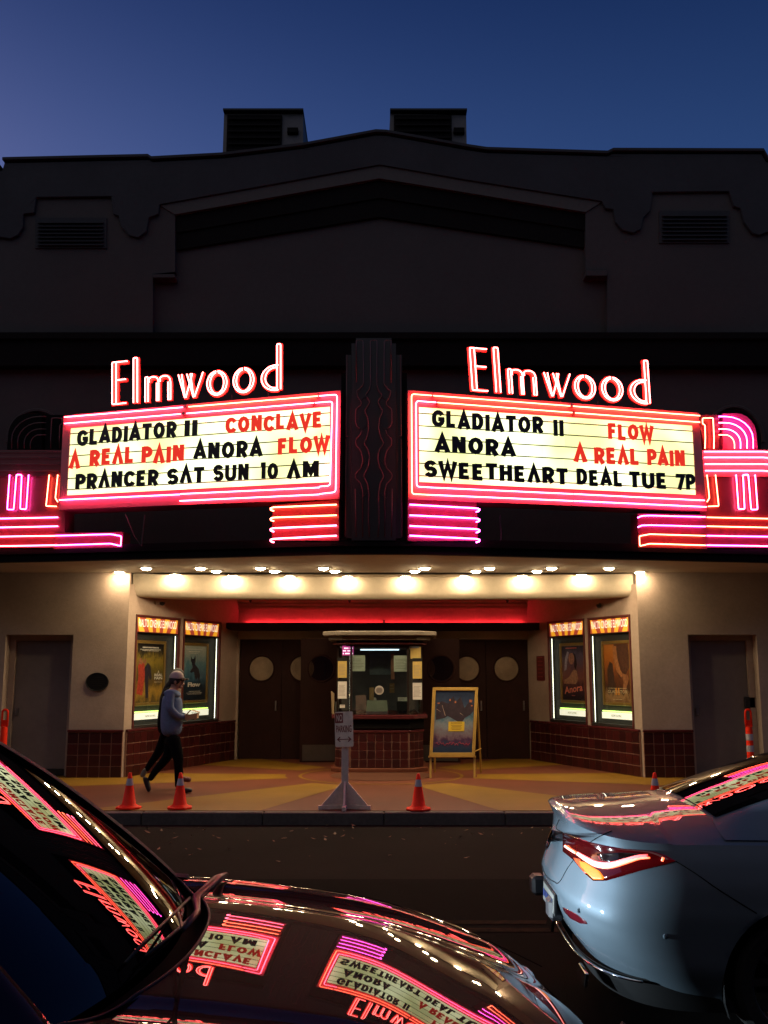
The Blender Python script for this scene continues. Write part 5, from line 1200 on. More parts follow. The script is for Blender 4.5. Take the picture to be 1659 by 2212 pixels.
def shell(t, fr, yc, paint, W, belt, rock, xr, xf, wheels, X0, nx=150, nz=22, prof=None, rad=.36, name='body'):
    """lower body: stack of plan outlines; fr = function(x,y,z)->world. prof: level -> (rear inset, front inset, half-width factor)"""
    def outline(k):
        ri, fi, wf = prof(k); w = W*wf; P = []
        m = 26
        for i in range(m+1):          # rear corner, superellipse quarter
            a = math.pi/2*i/m; n = 3.0; P.append((xr+ri+.62-.62*max(0,math.cos(a))**(2/n), w*max(0,math.sin(a))**(2/n)))
        L = P[-1][0]
        nn = nx-2*m
        for i in range(1, nn): P.append((L+(xf-fi-.62-L)*i/nn, w))
        for i in range(m+1):
            a = math.pi/2*(1-i/m); n = 2.7; P.append((xf-fi-.62+.62*max(0,math.cos(a))**(2/n), w*max(0,math.sin(a))**(2/n)))
        return P
    outs = [outline(k/nz) for k in range(nz+1)]
    o = None
    g = MB(); base = {}
    V = []; 
    for s in (1, -1):
        rows = []
        for k in range(nz+1):
            row = []
            for (x, y) in outs[k]:
                z = rock(x)+(belt(x, y)-rock(x))*k/nz; row.append([x, y*s, z])
            rows.append(row)
        b = len(g.v)
        # wheel arches: pull vertices out to the arch circle, drop faces inside it
        w_ = len(rows[0])
        ins = {}
        for k in range(nz+1):
            for j in range(w_):
                x, y, z = rows[k][j]
                for wx in wheels:
                    d = math.hypot(x-wx, z-.32); ra = rad+.035
                    if d < ra and abs(y) > W*.6: ins[(k, j)] = (wx, d, ra)
        newr = [[list(p) for p in r] for r in rows]
        for (k, j), (wx, d, ra) in ins.items():
            nb = [(k+a, j+c) for a in (-1,0,1) for c in (-1,0,1) if 0 <= k+a <= nz and 0 <= j+c < w_]
            if any(q not in ins for q in nb):
                x, y, z = rows[k][j]; f = ra/max(d,.01); newr[k][j] = [wx+(x-wx)*f, y, .32+(z-.32)*f]; 
        for r in newr: g.v += [tuple(fr(*p)) for p in r]
        for k in range(nz):
            for j in range(w_-1):
                q = [(k,j),(k,j+1),(k+1,j+1),(k+1,j)]
                if all(c in ins for c in q) and rows[k][j][2] < .9: continue
                f = tuple(b+a*w_+c for a, c in q); g.f.append(f if s == 1 else f[::-1])
    o = g.build(name, paint, t, smooth=True, angle=50); 
    for wx in wheels:
        for s in (1, -1):
            # dark wheel housing
            lin = MB(); pts = [(wx+(rad+.03)*math.cos(R(a)), .32+(rad+.03)*math.sin(R(a))) for a in range(-20,201,11)]
            lin.grid([[fr(x, s*W*.975, z) for x, z in pts], [fr(x, s*W*.55, z) for x, z in pts]]); 
            lin.add([fr(x, s*W*.55, z) for x, z in pts], [tuple(range(len(pts)))]); lin.build('wheel_housing', RUB, t)
            wheel(t, fr, wx, s*W*.90, s, rad-.035)
    return o
def wheel(t, fr, wx, y, s, r):
    def ringp(rr, yy, n=40): return [fr(wx+rr*math.cos(2*math.pi*i/n), yy, .33+rr*math.sin(2*math.pi*i/n)) for i in range(n)]
    g = MB(); prof = [(r*.70,y+s*.015),(r*.74,y+s*.035),(r*.90,y+s*.040),(r*.985,y+s*.02),(r,y-s*.02),(r,y-s*.17),(r*.9,y-s*.20),(r*.7,y-s*.19)]
    b = 0; n = 40
    for rr, yy in prof: g.v += [tuple(p) for p in ringp(rr, yy)]
    for i in range(len(prof)-1):
        for j in range(n): k = (j+1)%n; g.f.append((i*n+j, i*n+k, (i+1)*n+k, (i+1)*n+j))
    wh = g.build('wheel', TYRE, t, smooth=True, angle=40)
    g = MB(); prof = [(r*.72,y+s*.02),(r*.69,y+s*.015),(r*.66,y-s*.06),(r*.64,y-s*.16)]
    for rr, yy in prof: g.v += [tuple(p) for p in ringp(rr, yy)]
    for i in range(3):
        for j in range(n): k = (j+1)%n; g.f.append((i*n+j, i*n+k, (i+1)*n+k, (i+1)*n+j))
    for q in range(10):
        a = 2*math.pi*q/10
        for w0, w1, r0, r1 in ((.16,.07,.16,.66),):
            pts = [(r*r0*math.cos(a-w0)*1.0, r*r0*math.sin(a-w0)), (r*r0*math.cos(a+w0), r*r0*math.sin(a+w0)), (r*r1*math.cos(a+w1), r*r1*math.sin(a+w1)), (r*r1*math.cos(a-w1), r*r1*math.sin(a-w1))]
            k = len(g.v); g.v += [tuple(fr(wx+p[0], y-s*.01, .33+p[1])) for p in pts]+[tuple(fr(wx+p[0], y-s*.05, .33+p[1])) for p in pts]
            g.f += [(k,k+1,k+2,k+3),(k+4,k+7,k+6,k+5),(k,k+4,k+5,k+1),(k+1,k+5,k+6,k+2),(k+2,k+6,k+7,k+3),(k+3,k+7,k+4,k)]
    k = len(g.v); g.v += [tuple(p) for p in ringp(r*.19, y, n)]; g.f.append(tuple(range(k, k+n)))
    g.build('rim', RIM, wh)
# ------------------------------------------------------------------ silver blue car (right), rear end towards us
XR0, YRC, WR_ = .975, 6.02, .92
ROLLR = R(1.2)
def fr_r(x, y, z): return Vector((XR0+x, YRC-y*math.cos(ROLLR)+(z-.33)*-math.sin(ROLLR), .33+(z-.33)*math.cos(ROLLR)-y*math.sin(ROLLR)))        # local +y is the near side
SIL = carpaint('silver blue car paint', (.14,.185,.225), .25, .5, .06, spec=.2)
car = thing('silver_car', 'silver blue coupe with glowing red and orange tail lamp at the right edge', 'car', fr_r(2, 0, 0))
def prof_r(k):
    ri = interp([(0,.16),(.16,.06),(.30,.015),(.46,.0),(.60,.035),(.78,.075),(.90,.08),(1,.045)], k)
    wf = interp([(0,.93),(.2,.985),(.55,1.0),(.75,.985),(.9,.945),(1,.90)], k)
    return ri, ri, wf
def decz(x): return smooth_interp([(0,1.045),(.06,1.075),(.2,1.085),(.5,1.10),(.78,1.12),(1.2,1.12),(3.2,1.02),(3.6,.97),(4.3,.82),(4.6,.66)], x)
def belt_r(x, y): 
    zc = smooth_interp([(0,1.0),(.10,1.0),(.4,1.0),(.8,1.0),(1.4,.99),(3.2,.93),(4.2,.76),(4.65,.62)], x)
    return zc + .055*(1-min(1,abs(y)/.86)**2)*(1 if x < .5 else 0)
shell(car, fr_r, YRC, SIL, WR_, belt_r, lambda x: interp([(0,.34),(.5,.27),(1,.24),(4,.2),(4.6,.26)], x), 0, 4.65, (1.10, 3.85), XR0, prof=prof_r, rad=.365)
# shoulder + boot lid: one sheet across the car
def wbelt(x): # half width of belt outline at station x
    ri, _, wf = prof_r(1); w = WR_*wf; xx = x-ri
    if xx >= .62: return w
    if xx <= 0: return 0
    c = 1-xx/.62; return w*max(0, 1-c**3.0)**(1/3.0)
rows = []
for i in range(60):
    x = .0451 + (.0 if i == 0 else .9*(i/59)**1.6); w = wbelt(x); row = []
    for j in range(41):
        s = -1+2*j/40; y = s*w; a = abs(s)
        zb = belt_r(x, y); crown = decz(x)-.032*(y/.7)**2
        lip = sm((x-.045)/.03)
        hw = min(.70, max(.02, w-.10)); 
        f = 1-(abs(y)/max(w,.02))**4.5
        z = zb+(crown-zb)*f*lip
        row.append(fr_r(x, y, z))
    rows.append(row)
MB().grid(rows).build('boot_lid', SIL, car, smooth=True)
rows = []
for i in range(50):     # shoulders/cabin base and bonnet
    x = .9451+(4.60-.9451)*i/49; w = WR_*.90*(1 if x < 4.0 else max(0,1-((x-4.0)/.65)**2.7)**(1/2.7)); row = []
    for j in range(41):
        s = -1+2*j/40; y = s*w; zb = belt_r(x, y); crown = decz(x)-.030*(y/.7)**2; hw = min(.70,w*.8)
        f = 1-(abs(y)/max(w,.02))**4.5
        row.append(fr_r(x, y, zb+(crown-zb)*f))
    rows.append(row)
MB().grid(rows).build('bonnet', SIL, car, smooth=True)
# cabin: rows over the section, sampled along x
def cab_w(x, k): return .78-.20*k**1.2
def roofz(x): return smooth_interp([(.74,1.115),(1.0,1.205),(1.4,1.325),(1.9,1.415),(2.4,1.43),(2.7,1.40),(3.1,1.27),(3.62,1.03)], x)
def cab_rows(x0, x1, s0, s1, n=40, m=24, lift=0):
    rows = []
    for i in range(n+1):
        x = x0+(x1-x0)*i/n; row = []
        for j in range(m+1):
            s = s0+(s1-s0)*j/m; a = abs(s)      # s in -1..1 ; |s|>.62 is the side
            zr = roofz(x); zb = belt_r(x, .8)+.02
            w = .60+.0*x
            if a <= .62: y = w*a/.62; z = zr-.045*(a/.62)**2.2
            else: t = (a-.62)/.38; y = w+(.80-w)*t**.85; z = (zr-.045)*(1-t)+min(zb, zr-.045)*t
            row.append(fr_r(x+ .10*(a if a < .62 else .62)**2*(1 if x < 1.4 else 0), math.copysign(y+ (lift if a > .62 else 0), s), z+(lift if a <= .62 else 0)))
        rows.append(row)
    return rows
MB().grid(cab_rows(.74, 3.62, -1, 1, 60, 60)).build('cabin', SIL, car, smooth=True)
MB().grid(cab_rows(.78, 1.62, -.575, .575, 30, 24, .006)).build('rear_window', TINT, car, smooth=True)
MB().grid(cab_rows(2.62, 3.58, -.58, .58, 30, 24, .006)).build('windscreen', TINT, car, smooth=True)
for s in (1, -1):
    MB().grid(cab_rows(1.30, 3.25, s*.68, s*.94, 30, 6, .006)).build('side_window', TINT, car, smooth=True)
dg = bpy.context.evaluated_depsgraph_get(); bpy.context.view_layer.update()
def bvh_of(objs):
    V, Fc = [], []
    for o in objs:
        k = len(V); V += [o.matrix_world @ v.co for v in o.data.vertices]; Fc += [tuple(k+i for i in p.vertices) for p in o.data.polygons]
    return BVHTree.FromPolygons(V, Fc)
BR = bvh_of([o for o in car.children if o.name.split('.')[0] in ('body','boot_lid')])
def cast(px, py, off=.004, bv=None):
    d = ray(px, py).normalized(); h = (bv or BR).ray_cast(CAMP, d)
    if h[0] is None: return None
    n = h[1] if h[1].dot(d) < 0 else -h[1]; return h[0]+n*off
def decal(pts, name, m, parent, off=.004, thick=.0, n=14, smooth=True):
    """panel laid on the body: polygon in measured points, filled by a fan grid of surface samples"""
    P2 = []; L = len(pts)
    for i in range(L):
        a, b = pts[i], pts[(i+1)%L]
        k = max(1, int(math.hypot(b[0]-a[0], b[1]-a[1])/9))
        for j in range(k): P2.append(lerp2(a, b, j/k))
    cx_, cy_ = sum(p[0] for p in P2)/len(P2), sum(p[1] for p in P2)/len(P2)
    rings = [1, .985, .8, .6, .4, .2, .03]; rows = []
    for q, r in enumerate(rings):
        row = []
        for p in P2+[P2[0]]:
            c = cast(cx_+(p[0]-cx_)*r, cy_+(p[1]-cy_)*r, off if q else .001)
            if c is None: c = row[-1] if row else atY(p[0], p[1], 5.2)
            row.append(c)
        rows.append(row)
    return MB().grid(rows).build(name, m, parent, smooth=smooth)
def Q(x, y): return (1149.9+x/3.258, 1752.2+y/3.258)
LRED = mat('dark red lamp lens', (.045,.002,.003), .08, coat=1, emit=(1,.01,.02), es=.035)
lamp = decal([Q(215,150),Q(300,180),Q(400,215),Q(500,238),Q(650,265),Q(780,276),Q(860,285),Q(940,312),Q(1010,350),Q(900,382),Q(760,420),Q(640,456),Q(520,490),Q(430,492),Q(370,440),Q(290,345),Q(215,285)], 'tail_lamp', LRED, car, .006)
def strip(pts, name, m, r, parent, off=.012, taper=None):
    p = [cast(*q, off=off) for q in pts]; p = [q for q in p if q is not None]; n_ = len(p)
    rr = [r*(taper(i/(n_-1)) if taper else 1) for i in range(n_)]; return MB().tube(p, rr, 8).build(name, m, parent, smooth=True)
def dens(pts, n=40, cur=True):
    xs = [(i, p[0]) for i, p in enumerate(pts)]; ys = [(i, p[1]) for i, p in enumerate(pts)]; L = len(pts)-1
    return [(smooth_interp(xs, L*i/n), smooth_interp(ys, L*i/n)) for i in range(n+1)]
LG = neon('red light guide', (1,.13,.035), 3.6); LG2 = neon('deep red light guide', (1,.035,.03), 2.2)
s_ = strip(dens([Q(330,308),Q(400,355),Q(470,388),Q(560,392),Q(660,365),Q(750,338),Q(830,330)]), 'light_guide', LG, .0070, lamp, taper=lambda t: .6+.8*math.sin(math.pi*min(1,t*1.1+.05))); s_.matrix_parent_inverse = Matrix.Identity(4)
s_ = strip(dens([Q(330,300),Q(400,338),Q(470,368),Q(560,372),Q(660,345),Q(750,322),Q(815,318)]), 'light_guide', LG2, .010, lamp, off=.006)
s_ = strip(dens([Q(245,250),Q(280,275),Q(318,298)], 10), 'light_guide', LG, .007, lamp)
s_ = strip([Q(908,338),Q(925,345)], 'side_light', LG, .010, lamp)
decal([Q(342,352),Q(380,362),Q(430,395),Q(480,425),Q(512,468),Q(505,484),Q(440,484),Q(395,440),Q(350,390)], 'turn_signal', mat('lit amber lens', (.6,.2,.03), .3, var=.3, vscale=120, emit=(1,.22,.015), es=1.35), lamp, .011)
decal([Q(300,330),Q(345,340),Q(350,390),Q(395,440),Q(380,442),Q(310,352)], 'turn_signal', mat('red amber lens', (.5,.1,.03), .3, emit=(1,.06,.01), es=.8), lamp, .010)
decal([Q(460,300),Q(640,290),Q(780,300),Q(640,340),Q(540,362),Q(480,345)], 'smoked_inner', mat('smoked lens', (.01,.004,.004), .1, coat=1), lamp, .009)
decal([Q(215,675),Q(250,690),Q(320,730),Q(380,775),Q(390,795),Q(340,790),Q(270,755),Q(225,705)], 'bumper_reflector', mat('red reflector', (.10,.006,.012), .15, coat=1), car, .003)
def groove(pts, nm='panel_gap'): 
    p = [cast(*q, off=.0005) for q in dens(pts, 50)]; p = [q for q in p if q is not None]; MB().tube(p, .0028, 4).build(nm, BLACK, car)
groove([Q(1010,352),Q(1150,440),Q(1300,545),Q(1450,640),Q(1580,720)])
groove([Q(410,218),Q(470,180),Q(560,140)])
groove([Q(72,385),Q(95,450),Q(150,495),Q(190,500),Q(250,400),Q(292,342)])
groove([Q(215,150),Q(170,120),Q(190,60)])
decal([Q(100,215),Q(125,150),Q(140,130),Q(150,140),Q(140,190),Q(118,250),Q(98,275),Q(92,250)], 'badge_ring', CHR, car, .006)
decal([Q(104,222),Q(126,165),Q(136,150),Q(140,160),Q(132,190),Q(112,240),Q(102,258),Q(100,240)], 'badge_centre', mat('dark badge', (.03,.03,.04), .2, coat=1), car, .009)
for q in ((333,700),(938,882)): 
    c = cast(*Q(*q), off=.002); MB().lathe([(.011,-.002),(.013,0),(.009,.002)], c, 14, 'y').build('sensor', SIL, car, smooth=True)
# bumper rubbers, plate, lower valance and trim
pz = .58
MB().hexa([fr_r(.004,-.20,.49), fr_r(.004,.20,.49), fr_r(.008,.20,.61), fr_r(.008,-.20,.61)], (-.010,0,0)).build('plate_frame', RUB, car)
MB().hexa([fr_r(-.007,-.18,.50), fr_r(-.007,.18,.50), fr_r(-.003,.18,.60), fr_r(-.003,-.18,.60)], (-.003,0,0)).build('number_plate', mat('dim number plate', (.22,.22,.2), .5), car)
for a, b in ((.02,.16),(-.62,-.48)):
    MB().box(XR0-.030, XR0+.06, YRC-b, YRC-a, .45, .57).build('bumper_guard', mat('grey black rubber', (.05,.045,.05), .5), car, bevel=.02)
for i in range(6): MB().box(XR0-.0125, XR0-.0105, YRC-.155+.055*i, YRC-.12+.055*i, .53, .57).build('plate_character', mat('blue print', (.03,.05,.2), .5), car)
rows = []
for k in range(5):
    row = []
    for i in range(60):
        a = math.pi/2*(-1+2*i/59); rr_ = .10+.02*k; x = rr_+.60-.60*max(0,math.cos(a))**(2/3); y = .86*math.copysign(abs(math.sin(a))**(2/3), a); row.append(fr_r(x, y, .345-.035*k))
    rows.append(row)
MB().grid(rows).build('rear_valance', RUB, car, smooth=True)
p = [fr_r(.075+.60-.60*max(0,math.cos(math.pi/2*a))**(2/3), .875*math.copysign(abs(math.sin(math.pi/2*a))**(2/3), a), .335) for a in [i/24 for i in range(-20,18)]]
MB().tube(p, .007, 8).build('chrome_strip', CHR, car, smooth=True)
for s in (1, -1): MB().hexa([fr_r(.09,s*.42,.24),fr_r(.09,s*.60,.24),fr_r(.10,s*.60,.31),fr_r(.10,s*.42,.31)], (-.02,0,0)).build('exhaust_tip', CHR, car, bevel=.004)
for s in (1, -1): 
    c = fr_r(2.95, s*.97, 1.0); MB().lathe([(.02,-.05),(.07,-.03),(.09,0),(.07,.03),(.01,.045)], c, 14, 'y').build('door_mirror', SIL, car, smooth=True)
# sprinkled road grit/drops on the side that catch the light
# ------------------------------------------------------------------ maroon car (left), seen over its bonnet
YLC, ZL = 3.43, 0.0
ROLL = R(2.3)
def fr_l(x, y, z):  # local +y is the far side
    yy = y*math.cos(ROLL)-(z-.33)*math.sin(ROLL); zz_ = .33+(z-.33)*math.cos(ROLL)+y*math.sin(ROLL); return Vector((x, YLC+yy, zz_))
MAR = carpaint('dark maroon car paint', (.010,.003,.005), 0, .6, .12, spec=.04)
carl = thing('maroon_car', 'dark maroon car seen over its bonnet, with the neon signs mirrored in paint and windscreen', 'car', fr_l(-1.5, 0, 0))
XN = .92
def prof_l(k):
    fi = interp([(0,.10),(.2,.03),(.4,.0),(.6,.02),(.8,.08),(1,.20)], k); wf = interp([(0,.94),(.3,.99),(.6,1.0),(.85,.97),(1,.925)], k); return fi, fi, wf
def crest(x): return smooth_interp([(-4.2,.93),(-3,.99),(-1.6,1.0),(-.8,.985),(-.4,.95),(0,.885),(.35,.775),(.6,.675),(.8,.585),(.95,.50)], x)
def belt_l(x, y): return crest(x)-.035
shell(carl, fr_l, YLC, MAR, .93, belt_l, lambda x: .24, -3.85, XN, (-2.95, -.12), 0, prof=prof_l, rad=.36, nx=170)
WB = .93*.925
def hood_front(s): return XN-.20-.62+.62*max(0,1-abs(s)**2.7)**(1/2.7)
def cowl(y): return -.60-.26*(abs(y)/.78)**2.3
def hoodz(x, y):
    a = abs(y); zc = crest(x)+.016
    cr = interp([(-.8,.50),(0,.47),(.7,.36)], x)        # crease line
    if a <= cr: return zc - (a**2)/17.0
    zcr = zc-(cr**2)/17.0
    e = WB-.07; ze = crest(x)+.006
    if a <= e:
        t = (a-cr)/(e-cr); z = zcr-.024*math.sin(min(1,t*1.6)*math.pi)*(1 if t*1.6 < 1 else 0) ; return zcr+(ze-zcr)*sm(t)-.016*math.sin(math.pi*min(1,t*1.25))
    t = min(1,(a-e)/.07); return ze-(.041)*t*t
rows = []
for i in range(71):
    row = []
    for j in range(121):
        s = -1+2*j/120; s = math.copysign(1-(1-abs(s))**1.15, s) if s else 0
        y = s*WB; xb = cowl(y) if abs(y) < .80 else cowl(.80)-.0; xf_ = hood_front(s)
        x = xb+(xf_-xb)*i/70; z = hoodz(x, y)
        f = max(0, (i-63)/7); z -= .03*f*f
        row.append(fr_l(x, y, z))
    rows.append(row)
MB().grid(rows).build('bonnet', MAR, carl, smooth=True)
# tidy shut line of the bonnet, far and near
for s in (1,-1):
    MB().tube([fr_l(x, s*(interp([(-.8,.50),(0,.47),(.7,.36)], x)+.33), hoodz(x, interp([(-.8,.50),(0,.47),(.7,.36)], x)+.33)+.0005) for x in [-.72+1.35*i/40 for i in range(41)]], .0018, 4).build('panel_gap', BLACK, carl)
# cowl tray and windscreen
def ws(u, v):   # u -1..1 across, v 0..1 up the glass
    yb = u*.765; yt = u*.62; xb = -.70-.155*u*u; xt = -1.66-.05*u*u
    zb = crest(-.62)+.012-.0*u; zt = 1.63
    z = zb+(zt-zb)*(max(v,0)**.93+min(v,0)); x = xb+(xt-xb)*v; y = yb+(yt-yb)*v
    return (x, y, z - .009*u*u*(.35+.65*v) + .028*math.sin(math.pi*v))
MB().grid([[fr_l(*ws(-1+2*j/60, i/40)) for j in range(61)] for i in range(41)]).build('windscreen', TINT, carl, smooth=True)
rows = []
for k in range(4):
    row = []
    for j in range(61):
        y = (-1+2*j/60)*.79; x = (cowl(y)+.012)*(1-k/3)+(-.69-.155*(y/.765)**2)*k/3; z = crest(-.62)+(.006,-.03,-.035,-.01)[k]-.009*(y/.79)**2*.35; row.append(fr_l(x, y, z))
    rows.append(row)
MB().grid(rows).build('cowl_tray', mat('matt black cowl plastic', (.004,.004,.004), .9, spec=.08), carl, smooth=True)
MB().tube([fr_l(cowl(y)-.004, y, hoodz(cowl(y), y)+.001) for y in [-.78+1.56*i/60 for i in range(61)]], .005, 6).build('bonnet_seal', RUB, carl, smooth=True)
for s in (1,-1):
    rows = []
    for i in range(31):
        v = i/30*1.03-.03; x, y, z = ws(s*1.0, max(0,v)); w = .085
        if v < 0: x += .05
        rows.append([fr_l(x+.01, y-s*.012, z+.014), fr_l(x, y+s*.02, z+.022), fr_l(x-.02, y+s*(.05+.03*(1-v)), z+.006), fr_l(x-.04, y+s*(.075+.06*(1-v)), z-.05), fr_l(x-.08, y+s*(.085+.07*(1-v)), z-.16)])
    MB().grid(rows).build('window_pillar', MAR if s < 0 else mat('blue grey pillar trim', (.03,.045,.055), .7, spec=.2), carl, smooth=True)
    # fender top filler between bonnet corner and pillar
    rows = []
    for i in range(16):
        x = cowl(.8)+.06-1.7*i/15; rows.append([fr_l(x, s*.74, crest(x)+.004), fr_l(x, s*.80, crest(x)+.004), fr_l(x, s*WB, crest(x)-.034)])
    MB().grid(rows).build('fender_top', MAR, carl, smooth=True)
    MB().grid([[fr_l(x, s*(.775 if k == 0 else .63), (crest(x)-.02) if k == 0 else 1.44) for x in [-1.15-2.0*i/10 + (0 if k == 0 else -.5*(1-i/10)) for i in range(11)]] for k in (0,1)]).build('side_window', TINT, carl)
MB().grid([[fr_l(-1.68-.05*(s_/10)**2-2.0*i/20, s_/10*.66, 1.635-.03*(s_/10)**2-.02*(i/20)**2*4) for s_ in range(-10,11)] for i in range(21)]).build('roof', MAR, carl, smooth=True)
MB().grid([[fr_l(-3.6-.35*i/8, s_/10*(.66+.1*i/8), 1.445-.055*(s_/10)**2-.45*i/8) for s_ in range(-10,11)] for i in range(9)]).build('rear_window', TINT, carl, smooth=True)
# wipers
WA = fr_l
def wsp(u, v, off): 
    a = Vector(ws(u, v)); return fr_l(a.x+off*.5, a.y, a.z+off*.85)
BW = bvh_of([o for o in carl.children if o.name.split('.')[0] in ('windscreen','cowl_tray','bonnet')])
def wc(px, py, off): 
    c = cast(px, py, off, BW); return c if c is not None else atZ(px, py, 1.1)
WRED = mat('black wiper arm', (.010,.006,.006), .45, coat=.15)
MB().tube([wc(488,1900,.02), wc(468,1915,.03), wc(440,1950,.035), wc(415,1985,.03), wc(395,2008,.025)], [.010,.019,.018,.013,.008], 8).build('wiper_arm', WRED, carl, smooth=True)
MB().tube([wc(400,2003,.045), wc(345,2045,.035), wc(300,2080,.03)], [.009,.006,.005], 6).build('wiper_arm', RUB, carl, smooth=True)
MB().tube([wc(402,1946,.02), wc(350,2000,.022), wc(300,2048,.022), wc(262,2090,.018)], .006, 5).build('wiper_blade', RUB, carl, smooth=True)
MB().tube([wc(395,2008,.045), wc(372,1985,.03)], .006, 5).build('wiper_bridge', RUB, carl)
# dashboard and seats seen dimly are behind tinted glass; headlamps
for s in (1, -1):
    x, y = hood_front(.80)-.02, s*.66
    c = fr_l(x-.02, y, .60); MB().lathe([(.0,-.03),(.075,-.02),(.085,.02),(.0,.03)], c, 18, 'y').build('headlamp', mat('clear headlamp', (.6,.6,.65), .15, coat=1), carl, smooth=True)
MB().hexa([fr_l(XN-.0,-.45,.40),fr_l(XN-.0,.45,.40),fr_l(XN-.06,.40,.58),fr_l(XN-.06,-.40,.58)], (.02,0,0)).build('grille', RUB, carl, bevel=.01)
# unseen car added to carry the headlamps lighting the silver car's rear corner
car2 = copy_tree(car, (-7.55, 0, 0), 'second silver coupe added in the travel lane, unseen behind the maroon car')
HL = neon('lit headlamp', (.8,.9,1), 14)
for s in (1, -1):
    c = fr_r(4.50, s*.66, .64); c.x -= 7.55
    h_ = MB().lathe([(.001,-.02),(.05,-.015),(.055,.0),(.001,.012)], (0,0,0), 16).build('headlamp', HL, None, smooth=True)
    for v in h_.data.vertices: v.co = Vector((v.co.z+c.x+.12, v.co.y+c.y, v.co.x+c.z))
    h_.parent = car2; h_.matrix_parent_inverse = Matrix.Translation(-Vector(car2.location))
    hl = bpy.data.lights.new('headlamp_beam', 'SPOT'); hl.energy = 620; hl.color = (.72,.90,1); hl.spot_size = R(26); hl.spot_blend = .8; hl.shadow_soft_size = .04
    ho = bpy.data.objects.new('headlamp_beam', hl); COL.objects.link(ho); hp = c+Vector((.20,0,0)); ho.location = hp
    tgt = Vector((1.1, 5.45 if s > 0 else 5.9, .66)); ho.rotation_euler = (tgt-hp).to_track_quat('-Z', 'Y').to_euler()
# ================================================================== people
SKIN = mat('skin', (.34,.17,.11), .55, var=.06, vscale=20); TROU = mat('black trousers', (.0035,.0035,.0045), .95, spec=.06, bump=.15)
BLUE = mat('blue fleece', (.10,.155,.27), .9, var=.12, vscale=22, bump=.5, bscale=35); SHOE = mat('black shoe leather', (.01,.01,.012), .5)
CAPM = mat('pale grey cap cloth', (.42,.34,.31), .85, var=.10, vscale=18); HAIRD = mat('dark hair', (.012,.009,.008), .7, bump=.5, bscale=90)
YP1 = 14.5
def Jf(Y): return lambda x, y, dy=0: atY(294.3+x/6.873, 1430.5+y/6.873, Y+dy)
def ell(mb, c, rx, ry, rz, n=16, m=10, z0=-90, z1=90, rot=None):
    rows = []
    for i in range(m+1):
        a = R(z0+(z1-z0)*i/m); row = []
        for j in range(n+1):
            b = 2*math.pi*j/n; v = Vector((rx*math.cos(a)*math.cos(b), ry*math.cos(a)*math.sin(b), rz*math.sin(a)))
            if rot: v = rot @ v
            row.append(Vector(c)+v)
        rows.append(row)
    return mb.grid(rows)
def hand(j, P0, d, up, bones, joints, side, curl=.5, spread=1):
    """palm and five fingers rooted at joint name P0; d = direction along the palm, up = back of the hand"""
    lat = d.cross(up).normalized(); b = joints[P0][0]; palm = b+d*.055; joints[P0+'p'] = (palm, (.030,.016)); bones.append((P0, P0+'p'))
    for i, (o_, L) in enumerate(((-.027,.068),(-.009,.078),(.009,.073),(.026,.058))):
        k0 = palm+lat*o_+d*.030; c1 = k0+(d*math.cos(curl*.6)-up*math.sin(curl*.6))*L*.5; c2 = c1+(d*math.cos(curl*1.6)-up*math.sin(curl*1.6))*L*.5
        for n_, q, r in (('a',k0,.0095),('b',c1,.0085),('c',c2,.007)): joints[f'{P0}f{i}{n_}'] = (q, r)
        bones += [(P0+'p', f'{P0}f{i}a'), (f'{P0}f{i}a', f'{P0}f{i}b'), (f'{P0}f{i}b', f'{P0}f{i}c')]
    t0 = b+d*.02-lat*.030*side; t1 = t0+(d*.7-lat*.5*side-up*.4).normalized()*.035; t2 = t1+(d*.9-up*.4).normalized()*.028
    for n_, q, r in (('t0',t0,.012),('t1',t1,.010),('t2',t2,.008)): joints[P0+n_] = (q, r)
    bones += [(P0, P0+'t0'), (P0+'t0', P0+'t1'), (P0+'t1', P0+'t2')]
def shoe(ankle, toe, parent, m, r=.045):
    a, t = Vector(ankle), Vector(toe); d = (t-a).normalized(); heel = a-d*.045
    j = {'h': (heel+Vector((0,0,-.01)), (.045,.05)), 'm': (a.lerp(t,.45), (.044,.042)), 't': (t, (.036,.028)), 'u': (a+Vector((0,0,.05)), (.045,.05))}
    j = {'m': j['m'], 'h': j['h'], 't': j['t'], 'u': j['u']}
    return skin('shoe', j, [('m','h'),('m','t'),('h','u')], m, parent)
